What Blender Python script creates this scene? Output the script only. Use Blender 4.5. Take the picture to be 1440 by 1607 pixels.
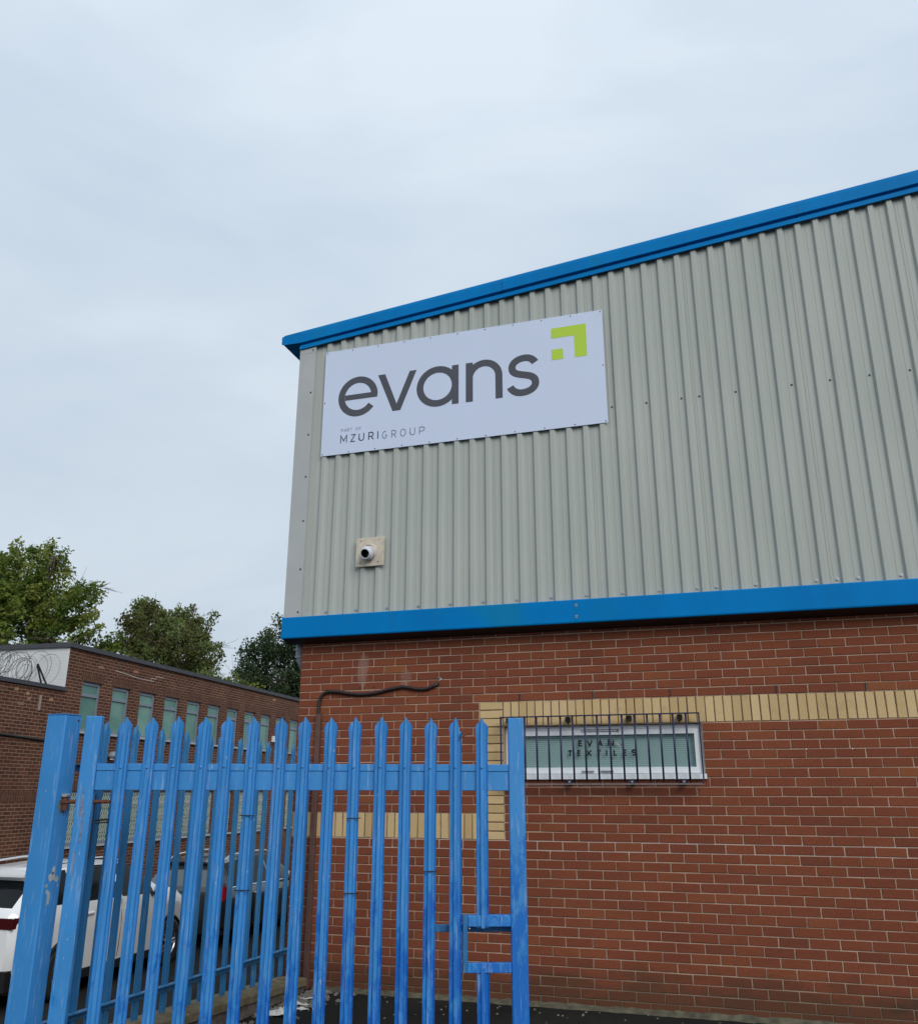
import bpy, math, random
import numpy as np
from mathutils import Vector, Matrix

random.seed(7)
RNG = np.random.default_rng(11)
R = math.radians

# ------------------------------------------------------------------ clear
for o in list(bpy.data.objects):
    bpy.data.objects.remove(o, do_unlink=True)
scene = bpy.context.scene
COL = scene.collection

# ------------------------------------------------------------------ camera
CAM = Vector((4.1473, -7.92832, 1.68))
YAW, PIT, ROL = R(-17.417), R(17.844), R(0.0748)
cam = bpy.data.cameras.new('camera')
cam.sensor_fit = 'HORIZONTAL'
cam.sensor_width = 36.0
cam.lens = 36.0 * 1366.26 / 1440.0
cam.clip_start = 0.05
cam.clip_end = 3000
cam_o = bpy.data.objects.new('camera', cam)
COL.objects.link(cam_o)
fw = Vector((math.sin(YAW) * math.cos(PIT), math.cos(YAW) * math.cos(PIT), math.sin(PIT)))
rt = Vector((math.cos(YAW), -math.sin(YAW), 0))
up = rt.cross(fw)
r2 = rt * math.cos(ROL) + up * math.sin(ROL)
u2 = up * math.cos(ROL) - rt * math.sin(ROL)
mw = Matrix((r2, u2, -fw)).transposed().to_4x4()
mw.translation = CAM
cam_o.matrix_world = mw
scene.camera = cam_o

# ------------------------------------------------------------------ sky, sun, exposure
SUN_AZ, SUN_EL = R(140), R(33)          # compass angle from +Y, clockwise
world = bpy.data.worlds.new('World')
scene.world = world
world.use_nodes = True
wt = world.node_tree
wt.nodes.clear()
wo = wt.nodes.new('ShaderNodeOutputWorld')
bg = wt.nodes.new('ShaderNodeBackground')
bg.inputs['Strength'].default_value = 0.1
sky = wt.nodes.new('ShaderNodeTexSky')
sky.sky_type = 'NISHITA'
sky.sun_disc = False
sky.sun_elevation = SUN_EL
sky.sun_rotation = SUN_AZ
sky.air_density = 1.0
sky.dust_density = 2.0
tc = wt.nodes.new('ShaderNodeTexCoord')
mp = wt.nodes.new('ShaderNodeMapping')
mp.inputs['Scale'].default_value = (1.0, 1.0, 2.6)
nz = wt.nodes.new('ShaderNodeTexNoise')
nz.inputs['Scale'].default_value = 1.7
nz.inputs['Detail'].default_value = 6.0
nz.inputs['Roughness'].default_value = 0.5
nz.inputs['Distortion'].default_value = 0.4
cr = wt.nodes.new('ShaderNodeValToRGB')
cr.color_ramp.elements[0].position = 0.34
cr.color_ramp.elements[0].color = (5.35, 6.40, 7.60, 1)
cr.color_ramp.elements[1].position = 0.64
cr.color_ramp.elements[1].color = (7.2, 8.1, 9.0, 1)
mx = wt.nodes.new('ShaderNodeMix')
mx.data_type = 'RGBA'
mx.inputs[0].default_value = 0.93
wt.links.new(tc.outputs['Generated'], mp.inputs['Vector'])
wt.links.new(mp.outputs['Vector'], nz.inputs['Vector'])
wt.links.new(nz.outputs['Fac'], cr.inputs['Fac'])
# overcast dome: brighter overhead than towards the horizon
sz = wt.nodes.new('ShaderNodeSeparateXYZ')
wt.links.new(tc.outputs['Generated'], sz.inputs[0])
mr = wt.nodes.new('ShaderNodeMapRange')
mr.inputs['From Min'].default_value = 0.0
mr.inputs['From Max'].default_value = 1.0
mr.inputs['To Min'].default_value = 0.80
mr.inputs['To Max'].default_value = 1.10
wt.links.new(sz.outputs['Z'], mr.inputs['Value'])
ml = wt.nodes.new('ShaderNodeVectorMath')
ml.operation = 'SCALE'
wt.links.new(cr.outputs['Color'], ml.inputs[0])
wt.links.new(mr.outputs[0], ml.inputs['Scale'])
wt.links.new(sky.outputs['Color'], mx.inputs[6])
wt.links.new(ml.outputs[0], mx.inputs[7])
wt.links.new(mx.outputs[2], bg.inputs['Color'])
wt.links.new(bg.outputs['Background'], wo.inputs['Surface'])

sun = bpy.data.lights.new('sun', 'SUN')
sun.energy = 1.45
sun.angle = R(32)
sun.color = (1.0, 0.97, 0.93)
sun_o = bpy.data.objects.new('sun', sun)
COL.objects.link(sun_o)
sd = Vector((math.sin(SUN_AZ) * math.cos(SUN_EL), math.cos(SUN_AZ) * math.cos(SUN_EL), math.sin(SUN_EL)))
sun_o.rotation_euler = sd.to_track_quat('Z', 'Y').to_euler()
sun_o.location = sd * 60

scene.view_settings.view_transform = 'Standard'
scene.view_settings.look = 'None'
scene.view_settings.exposure = 0.12
scene.view_settings.gamma = 1.0
scene.view_settings.use_curve_mapping = False

# ------------------------------------------------------------------ materials
class NT:
    """small node-tree helper"""
    def __init__(s, name):
        s.m = bpy.data.materials.new(name)
        s.m.use_nodes = True
        s.t = s.m.node_tree
        s.t.nodes.clear()
        s.out = s.n('ShaderNodeOutputMaterial')
        s.b = s.n('ShaderNodeBsdfPrincipled')
        s.l(s.b.outputs[0], s.out.inputs['Surface'])
    def n(s, ty, **kw):
        nd = s.t.nodes.new(ty)
        for k, v in kw.items():
            setattr(nd, k, v)
        return nd
    def l(s, a, b):
        s.t.links.new(a, b)
    def val(s, sock, v):
        if hasattr(v, 'is_linked') or hasattr(v, 'links'):
            s.l(v, sock)
        else:
            sock.default_value = v
    def math(s, op, a, b=0.0, c=0.0):
        nd = s.n('ShaderNodeMath', operation=op)
        s.val(nd.inputs[0], a); s.val(nd.inputs[1], b); s.val(nd.inputs[2], c)
        return nd.outputs[0]
    def mix(s, f, a, b, mode='MIX'):
        nd = s.n('ShaderNodeMix', data_type='RGBA', blend_type=mode)
        s.val(nd.inputs[0], f)
        s.val(nd.inputs[6], (*a, 1) if isinstance(a, tuple) else a)
        s.val(nd.inputs[7], (*b, 1) if isinstance(b, tuple) else b)
        return nd.outputs[2]
    def ramp(s, f, stops):
        nd = s.n('ShaderNodeValToRGB')
        el = nd.color_ramp.elements
        while len(el) < len(stops):
            el.new(0.5)
        for e, (p, c) in zip(el, stops):
            e.position = p
            e.color = (*c, 1) if len(c) == 3 else c
        s.val(nd.inputs[0], f)
        return nd.outputs[0]
    def coord(s, kind='Object', scale=(1, 1, 1), loc=(0, 0, 0)):
        if kind == 'Position':
            src = s.n('ShaderNodeNewGeometry').outputs['Position']
        else:
            src = s.n('ShaderNodeTexCoord').outputs[kind]
        mpn = s.n('ShaderNodeMapping')
        mpn.inputs['Scale'].default_value = scale
        mpn.inputs['Location'].default_value = loc
        s.l(src, mpn.inputs['Vector'])
        return mpn.outputs[0]
    def noise(s, vec, scale=5, detail=4, rough=0.5, dist=0.0):
        nd = s.n('ShaderNodeTexNoise')
        nd.inputs['Scale'].default_value = scale
        nd.inputs['Detail'].default_value = detail
        nd.inputs['Roughness'].default_value = rough
        nd.inputs['Distortion'].default_value = dist
        s.l(vec, nd.inputs['Vector'])
        return nd.outputs['Fac']
    def bump(s, h, strength=0.3, dist=0.01):
        nd = s.n('ShaderNodeBump')
        nd.inputs['Strength'].default_value = strength
        nd.inputs['Distance'].default_value = dist
        s.l(h, nd.inputs['Height'])
        s.l(nd.outputs[0], s.b.inputs['Normal'])
    def set(s, **kw):
        names = {'col': 'Base Color', 'rough': 'Roughness', 'metal': 'Metallic', 'spec': 'Specular IOR Level',
                 'coat': 'Coat Weight', 'coatr': 'Coat Roughness'}
        for k, v in kw.items():
            sock = s.b.inputs[names[k]]
            s.val(sock, (*v, 1) if isinstance(v, tuple) and len(v) == 3 else v)
        return s.m

def plain(name, col, rough=0.5, metal=0.0, spec=0.5, var=0.0, scale=6.0, coat=0.0):
    t = NT(name)
    if var > 0:
        f = t.noise(t.coord('Position'), scale, 5, 0.6)
        lo = tuple(c * (1 - var) for c in col)
        hi = tuple(min(1, c * (1 + var)) for c in col)
        c = t.ramp(f, [(0.3, lo), (0.7, hi)])
        r = t.math('MULTIPLY_ADD', f, 0.25, rough - 0.12)
        return t.set(col=c, rough=r, metal=metal, spec=spec, coat=coat)
    return t.set(col=col, rough=rough, metal=metal, spec=spec, coat=coat)

MAT = {}

def brick_id(t, pos, offset=0.07):
    """random value per brick from its place in the bond (225 x 75 mm)"""
    sp = t.n('ShaderNodeSeparateXYZ'); t.l(pos, sp.inputs[0])
    row = t.math('FLOOR', t.math('DIVIDE', sp.outputs['Z'], 0.075))
    odd = t.math('MODULO', t.math('ADD', row, 100.0), 2.0)
    colx = t.math('FLOOR', t.math('ADD', t.math('DIVIDE', sp.outputs['X'], 0.225), t.math('MULTIPLY', odd, 0.5)))
    cb = t.n('ShaderNodeCombineXYZ')
    t.l(colx, cb.inputs[0]); t.l(row, cb.inputs[1])
    wn = t.n('ShaderNodeTexWhiteNoise', noise_dimensions='3D')
    t.l(cb.outputs[0], wn.inputs['Vector'])
    return wn.outputs['Value'], sp

def make_red_brick():
    t = NT('red_brick')
    obr = t.n('ShaderNodeAttribute', attribute_type='GEOMETRY', attribute_name='tint')
    oi = t.n('ShaderNodeObjectInfo')
    pos = t.coord('Position')
    # single bricks take their own random, joined bricks the stored tint
    v = t.math('FRACT', t.math('ADD', oi.outputs['Random'], obr.outputs['Fac']))
    c = t.ramp(v, [(0.0, (0.180, 0.054, 0.030)), (0.12, (0.200, 0.058, 0.030)), (0.55, (0.217, 0.063, 0.030)),
                   (0.92, (0.232, 0.069, 0.032)), (0.99, (0.246, 0.077, 0.034)), (1.0, (0.265, 0.094, 0.038))])
    g = t.noise(pos, 60, 3, 0.7)
    c = t.mix(0.35, c, t.ramp(g, [(0.35, (0.55, 0.5, 0.5)), (0.65, (1.25, 1.2, 1.2))]), 'MULTIPLY')
    sp = t.n('ShaderNodeSeparateXYZ'); t.l(pos, sp.inputs[0])
    c = t.mix(0.8, c, t.ramp(t.noise(pos, 1.1, 4, 0.55), [(0.3, (0.86, 0.84, 0.84)), (0.7, (1.10, 1.11, 1.08))]), 'MULTIPLY')
    # algae on the damp foot courses
    n2 = t.noise(t.coord('Position', (1, 1, 2.2)), 2.6, 5, 0.6)
    al = t.math('SUBTRACT', t.math('ADD', t.math('MULTIPLY', n2, 0.62), 0.02), sp.outputs['Z'])
    al = t.math('MULTIPLY', t.n('ShaderNodeClamp').outputs[0] if False else al, 3.2)
    cl = t.n('ShaderNodeClamp'); t.l(al, cl.inputs[0]); cl.inputs['Max'].default_value = 0.55
    c = t.mix(cl.outputs[0], c, (0.050, 0.036, 0.021))
    # pale salt bloom running down below the flashing
    n3 = t.noise(t.coord('Position', (2.2, 1, 0.5)), 1.6, 4, 0.6)
    up_ = t.math('MULTIPLY', t.math('SUBTRACT', n3, 0.60), 3.0)
    cl2 = t.n('ShaderNodeClamp'); t.l(up_, cl2.inputs[0]); cl2.inputs['Max'].default_value = 0.0
    c = t.mix(cl2.outputs[0], c, (0.36, 0.26, 0.22))
    def spot(cx, cz, rx, rz, lo, k, mxv, colr, c):
        dx = t.math('DIVIDE', t.math('SUBTRACT', sp.outputs['X'], cx), rx)
        dz = t.math('DIVIDE', t.math('SUBTRACT', sp.outputs['Z'], cz), rz)
        rr_ = t.math('ADD', t.math('MULTIPLY', dx, dx), t.math('MULTIPLY', dz, dz))
        nn = t.noise(t.coord('Position', (1, 1, 0.6)), 9, 5, 0.65)
        cl_ = t.n('ShaderNodeClamp'); t.l(t.math('MULTIPLY', t.math('SUBTRACT', t.math('SUBTRACT', t.math('ADD', nn, 0.5), rr_), lo), k), cl_.inputs[0]); cl_.inputs['Max'].default_value = mxv
        return t.mix(cl_.outputs[0], c, colr)
    c = spot(0.68, 2.82, 0.10, 0.26, 0.55, 1.2, 0.38, (0.38, 0.28, 0.24), c)
    c = spot(1.12, 2.70, 0.10, 0.20, 0.60, 1.0, 0.22, (0.38, 0.28, 0.24), c)
    c = spot(5.55, 0.16, 0.75, 0.16, 0.55, 2.5, 0.75, (0.045, 0.034, 0.022), c)
    c = spot(3.0, 1.70, 1.0, 0.10, 0.60, 1.2, 0.40, (0.10, 0.045, 0.032), c)
    t.bump(t.noise(pos, 220, 3, 0.7), 0.35, 0.003)
    return t.set(col=c, rough=0.88, spec=0.25)

def make_cream_brick():
    t = NT('cream_brick')
    obr = t.n('ShaderNodeAttribute', attribute_type='GEOMETRY', attribute_name='tint')
    oi = t.n('ShaderNodeObjectInfo')
    pos = t.coord('Position')
    v = t.math('FRACT', t.math('ADD', oi.outputs['Random'], obr.outputs['Fac']))
    c = t.ramp(v, [(0.0, (0.54, 0.375, 0.185)), (0.5, (0.61, 0.435, 0.22)), (1.0, (0.67, 0.49, 0.26))])
    g = t.noise(pos, 90, 3, 0.7)
    c = t.mix(0.4, c, t.ramp(g, [(0.35, (0.72, 0.70, 0.66)), (0.65, (1.12, 1.12, 1.1))]), 'MULTIPLY')
    n2 = t.noise(t.coord('Position', (1, 1, 1)), 7, 4, 0.6)
    cl2 = t.n('ShaderNodeClamp'); t.l(t.math('MULTIPLY', t.math('SUBTRACT', n2, 0.56), 2.0), cl2.inputs[0]); cl2.inputs['Max'].default_value = 0.3
    c = t.mix(cl2.outputs[0], c, (0.30, 0.21, 0.12))
    t.bump(g, 0.3, 0.003)
    return t.set(col=c, rough=0.85, spec=0.25)

def make_mortar():
    t = NT('mortar')
    pos = t.coord('Position')
    f = t.noise(pos, 4, 5, 0.6)
    c = t.ramp(f, [(0.3, (0.40, 0.28, 0.20)), (0.7, (0.56, 0.405, 0.305))])
    sp = t.n('ShaderNodeSeparateXYZ'); t.l(pos, sp.inputs[0])
    cl = t.n('ShaderNodeClamp')
    t.l(t.math('MULTIPLY', t.math('SUBTRACT', t.math('ADD', t.math('MULTIPLY', f, 0.6), 0.02), sp.outputs['Z']), 3.0), cl.inputs[0])
    cl.inputs['Max'].default_value = 0.7
    c = t.mix(cl.outputs[0], c, (0.075, 0.065, 0.040))
    # one course was repointed in a paler mix
    dz = t.math('ABSOLUTE', t.math('SUBTRACT', sp.outputs['Z'], 1.235))
    cl2 = t.n('ShaderNodeClamp'); t.l(t.math('MULTIPLY', t.math('SUBTRACT', t.math('ADD', t.math('MULTIPLY', f, 0.06), 0.035), dz), 40.0), cl2.inputs[0]); cl2.inputs['Max'].default_value = 0.6
    c = t.mix(cl2.outputs[0], c, (0.66, 0.56, 0.49))
    t.bump(t.noise(pos, 160, 3, 0.7), 0.4, 0.004)
    return t.set(col=c, rough=0.95, spec=0.15)

def make_far_brick(name, axis='x', c1=(0.088, 0.036, 0.024), c2=(0.150, 0.058, 0.034), mort=(0.32, 0.215, 0.15), soldier=False, wash=0.0):
    t = NT(name)
    tcn = t.n('ShaderNodeTexCoord')
    sp = t.n('ShaderNodeSeparateXYZ'); t.l(tcn.outputs['Object'], sp.inputs[0])
    cb = t.n('ShaderNodeCombineXYZ')
    if soldier:
        t.l(sp.outputs['Z'], cb.inputs[0]); t.l(sp.outputs['X'], cb.inputs[1])
    else:
        t.l(sp.outputs['X' if axis == 'x' else 'Y'], cb.inputs[0]); t.l(sp.outputs['Z'], cb.inputs[1])
    br = t.n('ShaderNodeTexBrick')
    br.offset = 0.5
    t.l(cb.outputs[0], br.inputs['Vector'])
    br.inputs['Color1'].default_value = (*c1, 1)
    br.inputs['Color2'].default_value = (*c2, 1)
    br.inputs['Mortar'].default_value = (*mort, 1)
    br.inputs['Scale'].default_value = 1.0
    br.inputs['Mortar Size'].default_value = 0.0065
    br.inputs['Mortar Smooth'].default_value = 0.1
    br.inputs['Bias'].default_value = -0.1
    br.inputs['Brick Width'].default_value = 0.225
    br.inputs['Row Height'].default_value = 0.075
    pos = t.coord('Position')
    f = t.noise(pos, 1.3, 6, 0.65)
    c = t.mix(0.55, br.outputs['Color'], t.ramp(f, [(0.3, (0.62, 0.6, 0.6)), (0.7, (1.2, 1.2, 1.15))]), 'MULTIPLY')
    # pointing washed out in patches
    f2 = t.noise(t.coord('Position', (1, 1, 1.4), (5, 2, 1)), 0.55, 5, 0.6)
    cl = t.n('ShaderNodeClamp'); t.l(t.math('MULTIPLY', t.math('SUBTRACT', f2, 0.50), 3.5), cl.inputs[0]); cl.inputs['Max'].default_value = 0.6
    c = t.mix(t.math('MULTIPLY', cl.outputs[0], br.outputs['Fac']), c, (0.13, 0.06, 0.04))
    if wash > 0:
        c = t.mix(wash, c, (0.74, 0.76, 0.75))
    inv = t.math('SUBTRACT', 1.0, br.outputs['Fac'])
    t.bump(inv, 0.6, 0.008)
    return t.set(col=c, rough=0.9, spec=0.2)

def make_cladding():
    t = NT('grey_coated_steel')
    pos = t.coord('Position', (1.0, 1, 0.45))
    f = t.noise(pos, 1.6, 6, 0.55)
    c = t.ramp(f, [(0.28, (0.395, 0.422, 0.385)), (0.72, (0.445, 0.468, 0.428))])
    f2 = t.noise(t.coord('Position', (6, 1, 0.22)), 2, 5, 0.6)
    cl = t.n('ShaderNodeClamp'); t.l(t.math('MULTIPLY', t.math('SUBTRACT', f2, 0.56), 2.2), cl.inputs[0]); cl.inputs['Max'].default_value = 0.26
    c = t.mix(cl.outputs[0], c, (0.30, 0.31, 0.27))
    return t.set(col=c, rough=0.48, spec=0.45)

def make_blue_trim():
    t = NT('blue_coated_steel')
    f = t.noise(t.coord('Position', (1.6, 1, 1)), 1.4, 6, 0.65)
    c = t.ramp(f, [(0.3, (0.000, 0.175, 0.47)), (0.7, (0.000, 0.21, 0.56))])
    f2 = t.noise(t.coord('Position', (14, 1, 0.8)), 2, 4, 0.6)
    cl = t.n('ShaderNodeClamp'); t.l(t.math('MULTIPLY', t.math('SUBTRACT', f2, 0.57), 2.0), cl.inputs[0]); cl.inputs['Max'].default_value = 0.35
    c = t.mix(cl.outputs[0], c, (0.012, 0.15, 0.30))
    f3 = t.noise(t.coord('Position', (1, 1, 1), (3, 0, 0)), 1.1, 3, 0.5)
    cl3 = t.n('ShaderNodeClamp'); t.l(t.math('MULTIPLY', t.math('SUBTRACT', f3, 0.62), 3.0), cl3.inputs[0]); cl3.inputs['Max'].default_value = 0.35
    c = t.mix(cl3.outputs[0], c, (0.01, 0.22, 0.28))
    return t.set(col=c, rough=0.5, spec=0.08)

def make_gate_paint(name, c_main, c_deep, c_chalk):
    t = NT(name)
    oi = t.n('ShaderNodeObjectInfo')
    geo = t.n('ShaderNodeNewGeometry')
    off = t.n('ShaderNodeVectorMath', operation='ADD')
    cb = t.n('ShaderNodeCombineXYZ')
    t.l(t.math('MULTIPLY', oi.outputs['Random'], 37.0), cb.inputs[1])
    t.l(geo.outputs['Position'], off.inputs[0]); t.l(cb.outputs[0], off.inputs[1])
    def vec(sc):
        mpn = t.n('ShaderNodeMapping'); mpn.inputs['Scale'].default_value = sc
        t.l(off.outputs[0], mpn.inputs['Vector']); return mpn.outputs[0]
    def band(f, lo, k, mxv):
        cl = t.n('ShaderNodeClamp'); t.l(t.math('MULTIPLY', t.math('SUBTRACT', f, lo), k), cl.inputs[0]); cl.inputs['Max'].default_value = mxv
        return cl.outputs[0]
    base = t.ramp(t.noise(vec((1, 1, 0.8)), 3.0, 5, 0.6), [(0.3, tuple(c * 0.9 for c in c_main)), (0.7, tuple(min(1, c * 1.08) for c in c_main))])
    # brushed fresher coat, thicker low down where it was repainted by hand
    sp = t.n('ShaderNodeSeparateXYZ'); t.l(geo.outputs['Position'], sp.inputs[0])
    lowx = t.math('MULTIPLY', t.math('SUBTRACT', sp.outputs['X'], 1.0), 0.095)
    f1 = t.math('ADD', t.noise(vec((4.0, 4.0, 1.6)), 3.2, 6, 0.68), lowx)
    f1 = t.math('SUBTRACT', f1, t.math('MULTIPLY', t.math('SUBTRACT', sp.outputs['Z'], 0.95), 0.23))
    c = t.mix(band(f1, 0.60, 9.0, 0.90), base, c_deep)
    # chalky vertical wear
    c = t.mix(band(t.noise(vec((34, 34, 2.4)), 1.6, 6, 0.72), 0.555, 6.0, 0.58), c, c_chalk)
    # nicks to the primer
    c = t.mix(band(t.noise(vec((9, 9, 4)), 5.0, 3, 0.6), 0.70, 18.0, 0.75), c, (0.42, 0.47, 0.56))
    # rusty stain specks
    c = t.mix(band(t.noise(vec((6, 6, 2)), 4.0, 4, 0.6), 0.735, 14.0, 0.55), c, (0.16, 0.09, 0.07))
    t.bump(t.noise(vec((10, 10, 3)), 8, 4, 0.6), 0.12, 0.004)
    return t.set(col=c, rough=0.52, spec=0.4)

def make_asphalt(name, a, b, scale=1.0):
    t = NT(name)
    pos = t.coord('Position')
    f = t.noise(pos, 1.1 * scale, 6, 0.65)
    g = t.noise(pos, 130, 2, 0.8)
    c = t.ramp(f, [(0.3, a), (0.7, b)])
    c = t.mix(0.5, c, t.ramp(g, [(0.4, (0.5, 0.5, 0.5)), (0.66, (1.7, 1.7, 1.65))]), 'MULTIPLY')
    t.bump(g, 0.5, 0.006)
    return t.set(col=c, rough=0.95, spec=0.10)

def make_leaf(name, stops):
    t = NT(name)
    at = t.n('ShaderNodeAttribute', attribute_type='GEOMETRY', attribute_name='tint')
    c = t.ramp(at.outputs['Fac'], stops)
    t.set(col=c, rough=0.55, spec=0.25)
    tr = t.n('ShaderNodeBsdfTranslucent')
    t.l(c, tr.inputs['Color'])
    ms = t.n('ShaderNodeMixShader'); ms.inputs[0].default_value = 0.42
    t.l(t.b.outputs[0], ms.inputs[1]); t.l(tr.outputs[0], ms.inputs[2])
    t.l(ms.outputs[0], t.out.inputs['Surface'])
    return t.m

def make_glass(name, tint=(0.75, 0.85, 0.82), refl=0.10, opac=0.0):
    t = NT(name)
    tr = t.n('ShaderNodeBsdfTransparent'); tr.inputs[0].default_value = (*tint, 1)
    gl = t.n('ShaderNodeBsdfGlossy'); gl.inputs['Roughness'].default_value = 0.03
    fr = t.n('ShaderNodeFresnel'); fr.inputs['IOR'].default_value = 1.2
    f = t.math('ADD', fr.outputs[0], refl)
    ms = t.n('ShaderNodeMixShader'); t.l(f, ms.inputs[0]); t.l(tr.outputs[0], ms.inputs[1]); t.l(gl.outputs[0], ms.inputs[2])
    t.l(ms.outputs[0], t.out.inputs['Surface'])
    return t.m

MAT['red'] = make_red_brick()
MAT['cream'] = make_cream_brick()
MAT['mortar'] = make_mortar()
MAT['clad'] = make_cladding()
MAT['trim'] = plain('grey_corner_flashing', (0.44, 0.455, 0.445), 0.45, var=0.08, scale=2)
MAT['blue'] = make_blue_trim()
MAT['gate'] = make_gate_paint('gate_blue_paint', (0.042, 0.250, 0.590), (0.004, 0.130, 0.500), (0.30, 0.43, 0.66))
MAT['fence'] = make_gate_paint('fence_blue_paint', (0.030, 0.185, 0.400), (0.018, 0.14, 0.34), (0.16, 0.30, 0.48))
MAT['galv'] = plain('zinc_screw', (0.42, 0.43, 0.43), 0.4, 0.7)
MAT['darkscrew'] = plain('dark_screw', (0.06, 0.06, 0.065), 0.5, 0.4)
MAT['sign'] = plain('white_sign_panel', (0.64, 0.715, 0.88), 0.35, var=0.02, scale=1.5)
MAT['ink'] = plain('charcoal_vinyl', (0.068, 0.070, 0.085), 0.45, var=0.10, scale=3)
MAT['lime'] = plain('lime_vinyl', (0.48, 0.68, 0.045), 0.45)
MAT['navyink'] = plain('navy_vinyl', (0.025, 0.035, 0.085), 0.45)
MAT['greyink'] = plain('grey_vinyl', (0.17, 0.20, 0.29), 0.45)
MAT['paleink'] = plain('pale_grey_vinyl', (0.24, 0.28, 0.38), 0.45)
MAT['upvc'] = plain('white_upvc', (0.80, 0.82, 0.84), 0.3, var=0.04, scale=9)
MAT['navy'] = plain('navy_bar_paint', (0.014, 0.018, 0.060), 0.45, var=0.25, scale=30)
MAT['greymetal'] = plain('dull_grey_metal', (0.20, 0.195, 0.20), 0.55, 0.3, var=0.2, scale=20)
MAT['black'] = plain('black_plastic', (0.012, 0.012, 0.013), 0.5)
MAT['blackrub'] = plain('black_rubber', (0.018, 0.018, 0.019), 0.8)
MAT['blind'] = plain('pale_green_blind', (0.60, 0.68, 0.69), 0.6)
MAT['room'] = plain('dim_room', (0.05, 0.06, 0.06), 0.9)
MAT['glass'] = make_glass('window_glass', (0.80, 0.90, 0.88), 0.0)
MAT['brownpvc'] = plain('brown_conduit', (0.115, 0.058, 0.045), 0.55, var=0.2, scale=12)
MAT['cable'] = plain('black_cable', (0.028, 0.018, 0.018), 0.5)
MAT['rust'] = plain('rusty_steel', (0.13, 0.05, 0.028), 0.85, 0.2, var=0.5, scale=60)
MAT['steel'] = plain('bright_nut', (0.55, 0.55, 0.53), 0.35, 0.8)
MAT['primer'] = plain('grey_primer_patch', (0.38, 0.44, 0.44), 0.6, var=0.2, scale=40)
MAT['rub'] = plain('rubbed_grey_paint', (0.16, 0.22, 0.34), 0.7, var=0.35, scale=45)
MAT['plate'] = plain('stained_cream_board', (0.60, 0.53, 0.42), 0.7, var=0.16, scale=18)
MAT['fluewhite'] = plain('white_flue_plastic', (0.72, 0.72, 0.76), 0.35)
MAT['fluehole'] = plain('flue_opening_black', (0.006, 0.006, 0.008), 0.9)  # one even near-black for the inside of the flue opening
MAT['pipegrey'] = plain('grey_downpipe', (0.36, 0.38, 0.44), 0.45)
MAT['asphalt'] = make_asphalt('yard_asphalt', (0.011, 0.012, 0.012), (0.027, 0.026, 0.023))
MAT['park'] = make_asphalt('car_park_asphalt', (0.015, 0.015, 0.016), (0.032, 0.031, 0.030))
MAT['concrete'] = plain('mossy_concrete', (0.155, 0.13, 0.075), 0.95, var=0.45, scale=9)
MAT['strip'] = plain('mortar_foot', (0.095, 0.085, 0.055), 0.95, var=0.5, scale=14)
MAT['litter'] = plain('grimy_white_plastic', (0.62, 0.60, 0.57), 0.6, var=0.2, scale=30)
MAT['rubble'] = plain('broken_stone', (0.13, 0.11, 0.09), 0.95, var=0.5, scale=25)
MAT['fbrick'] = make_far_brick('old_brown_brick')
MAT['fbrick_end'] = make_far_brick('white_painted_brick', 'y', wash=0.86, mort=(0.05, 0.05, 0.05))
MAT['fsold'] = make_far_brick('old_brick_on_end', soldier=True, c1=(0.10, 0.045, 0.03), c2=(0.15, 0.062, 0.038), mort=(0.20, 0.13, 0.09))
MAT['fascia'] = plain('dark_roof_fascia', (0.055, 0.055, 0.065), 0.6, var=0.2, scale=3)
MAT['felt'] = plain('roof_felt', (0.06, 0.06, 0.06), 0.95, var=0.2, scale=2)
MAT['fframe'] = plain('grey_window_frame', (0.21, 0.25, 0.30), 0.5)
MAT['fsill'] = plain('pale_sill', (0.42, 0.45, 0.46), 0.6)
def far_pane():
    t = NT('green_blind_pane')
    f = t.noise(t.coord('Position', (1, 1, 1.5)), 1.2, 4, 0.55, 0.8)
    c = t.ramp(f, [(0.35, (0.105, 0.235, 0.190)), (0.7, (0.17, 0.33, 0.275))])
    oi = t.n('ShaderNodeObjectInfo')
    c = t.mix(1.0, c, t.ramp(oi.outputs['Random'], [(0.0, (0.62, 0.68, 0.70)), (0.6, (1.0, 1.0, 1.0)), (1.0, (1.22, 1.15, 1.18))]), 'MULTIPLY')
    return t.set(col=c, rough=0.15, spec=0.25)
MAT['fpane'] = far_pane()
MAT['lattice'] = plain('pale_lattice_paint', (0.50, 0.53, 0.47), 0.6)
MAT['wire'] = plain('razor_wire', (0.075, 0.07, 0.065), 0.6, 0.4)
MAT['lampwhite'] = plain('lamp_white', (0.8, 0.8, 0.78), 0.4)
MAT['bark'] = plain('bark', (0.085, 0.065, 0.045), 0.95, var=0.4, scale=10)
MAT['leafA'] = make_leaf('ash_leaf', [(0.0, (0.075, 0.125, 0.025)), (0.35, (0.130, 0.190, 0.034)), (0.7, (0.21, 0.255, 0.046)), (1.0, (0.28, 0.31, 0.075))])
MAT['leafB'] = make_leaf('bronze_leaf', [(0.0, (0.090, 0.095, 0.030)), (0.3, (0.135, 0.140, 0.042)), (0.6, (0.16, 0.205, 0.065)), (1.0, (0.24, 0.275, 0.115))])
MAT['leafC'] = make_leaf('dark_leaf', [(0.0, (0.035, 0.062, 0.028)), (0.5, (0.060, 0.098, 0.042)), (1.0, (0.115, 0.155, 0.080))])
MAT['carwhite'] = plain('white_car_paint', (0.84, 0.85, 0.85), 0.25, 0.0, 0.5, coat=0.6)
MAT['cardark'] = plain('dark_metallic_paint', (0.035, 0.035, 0.040), 0.28, 0.35, 0.6, coat=0.8)
MAT['carglass'] = plain('tinted_car_glass', (0.008, 0.010, 0.011), 0.08, 0.0, 0.12)
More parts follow.
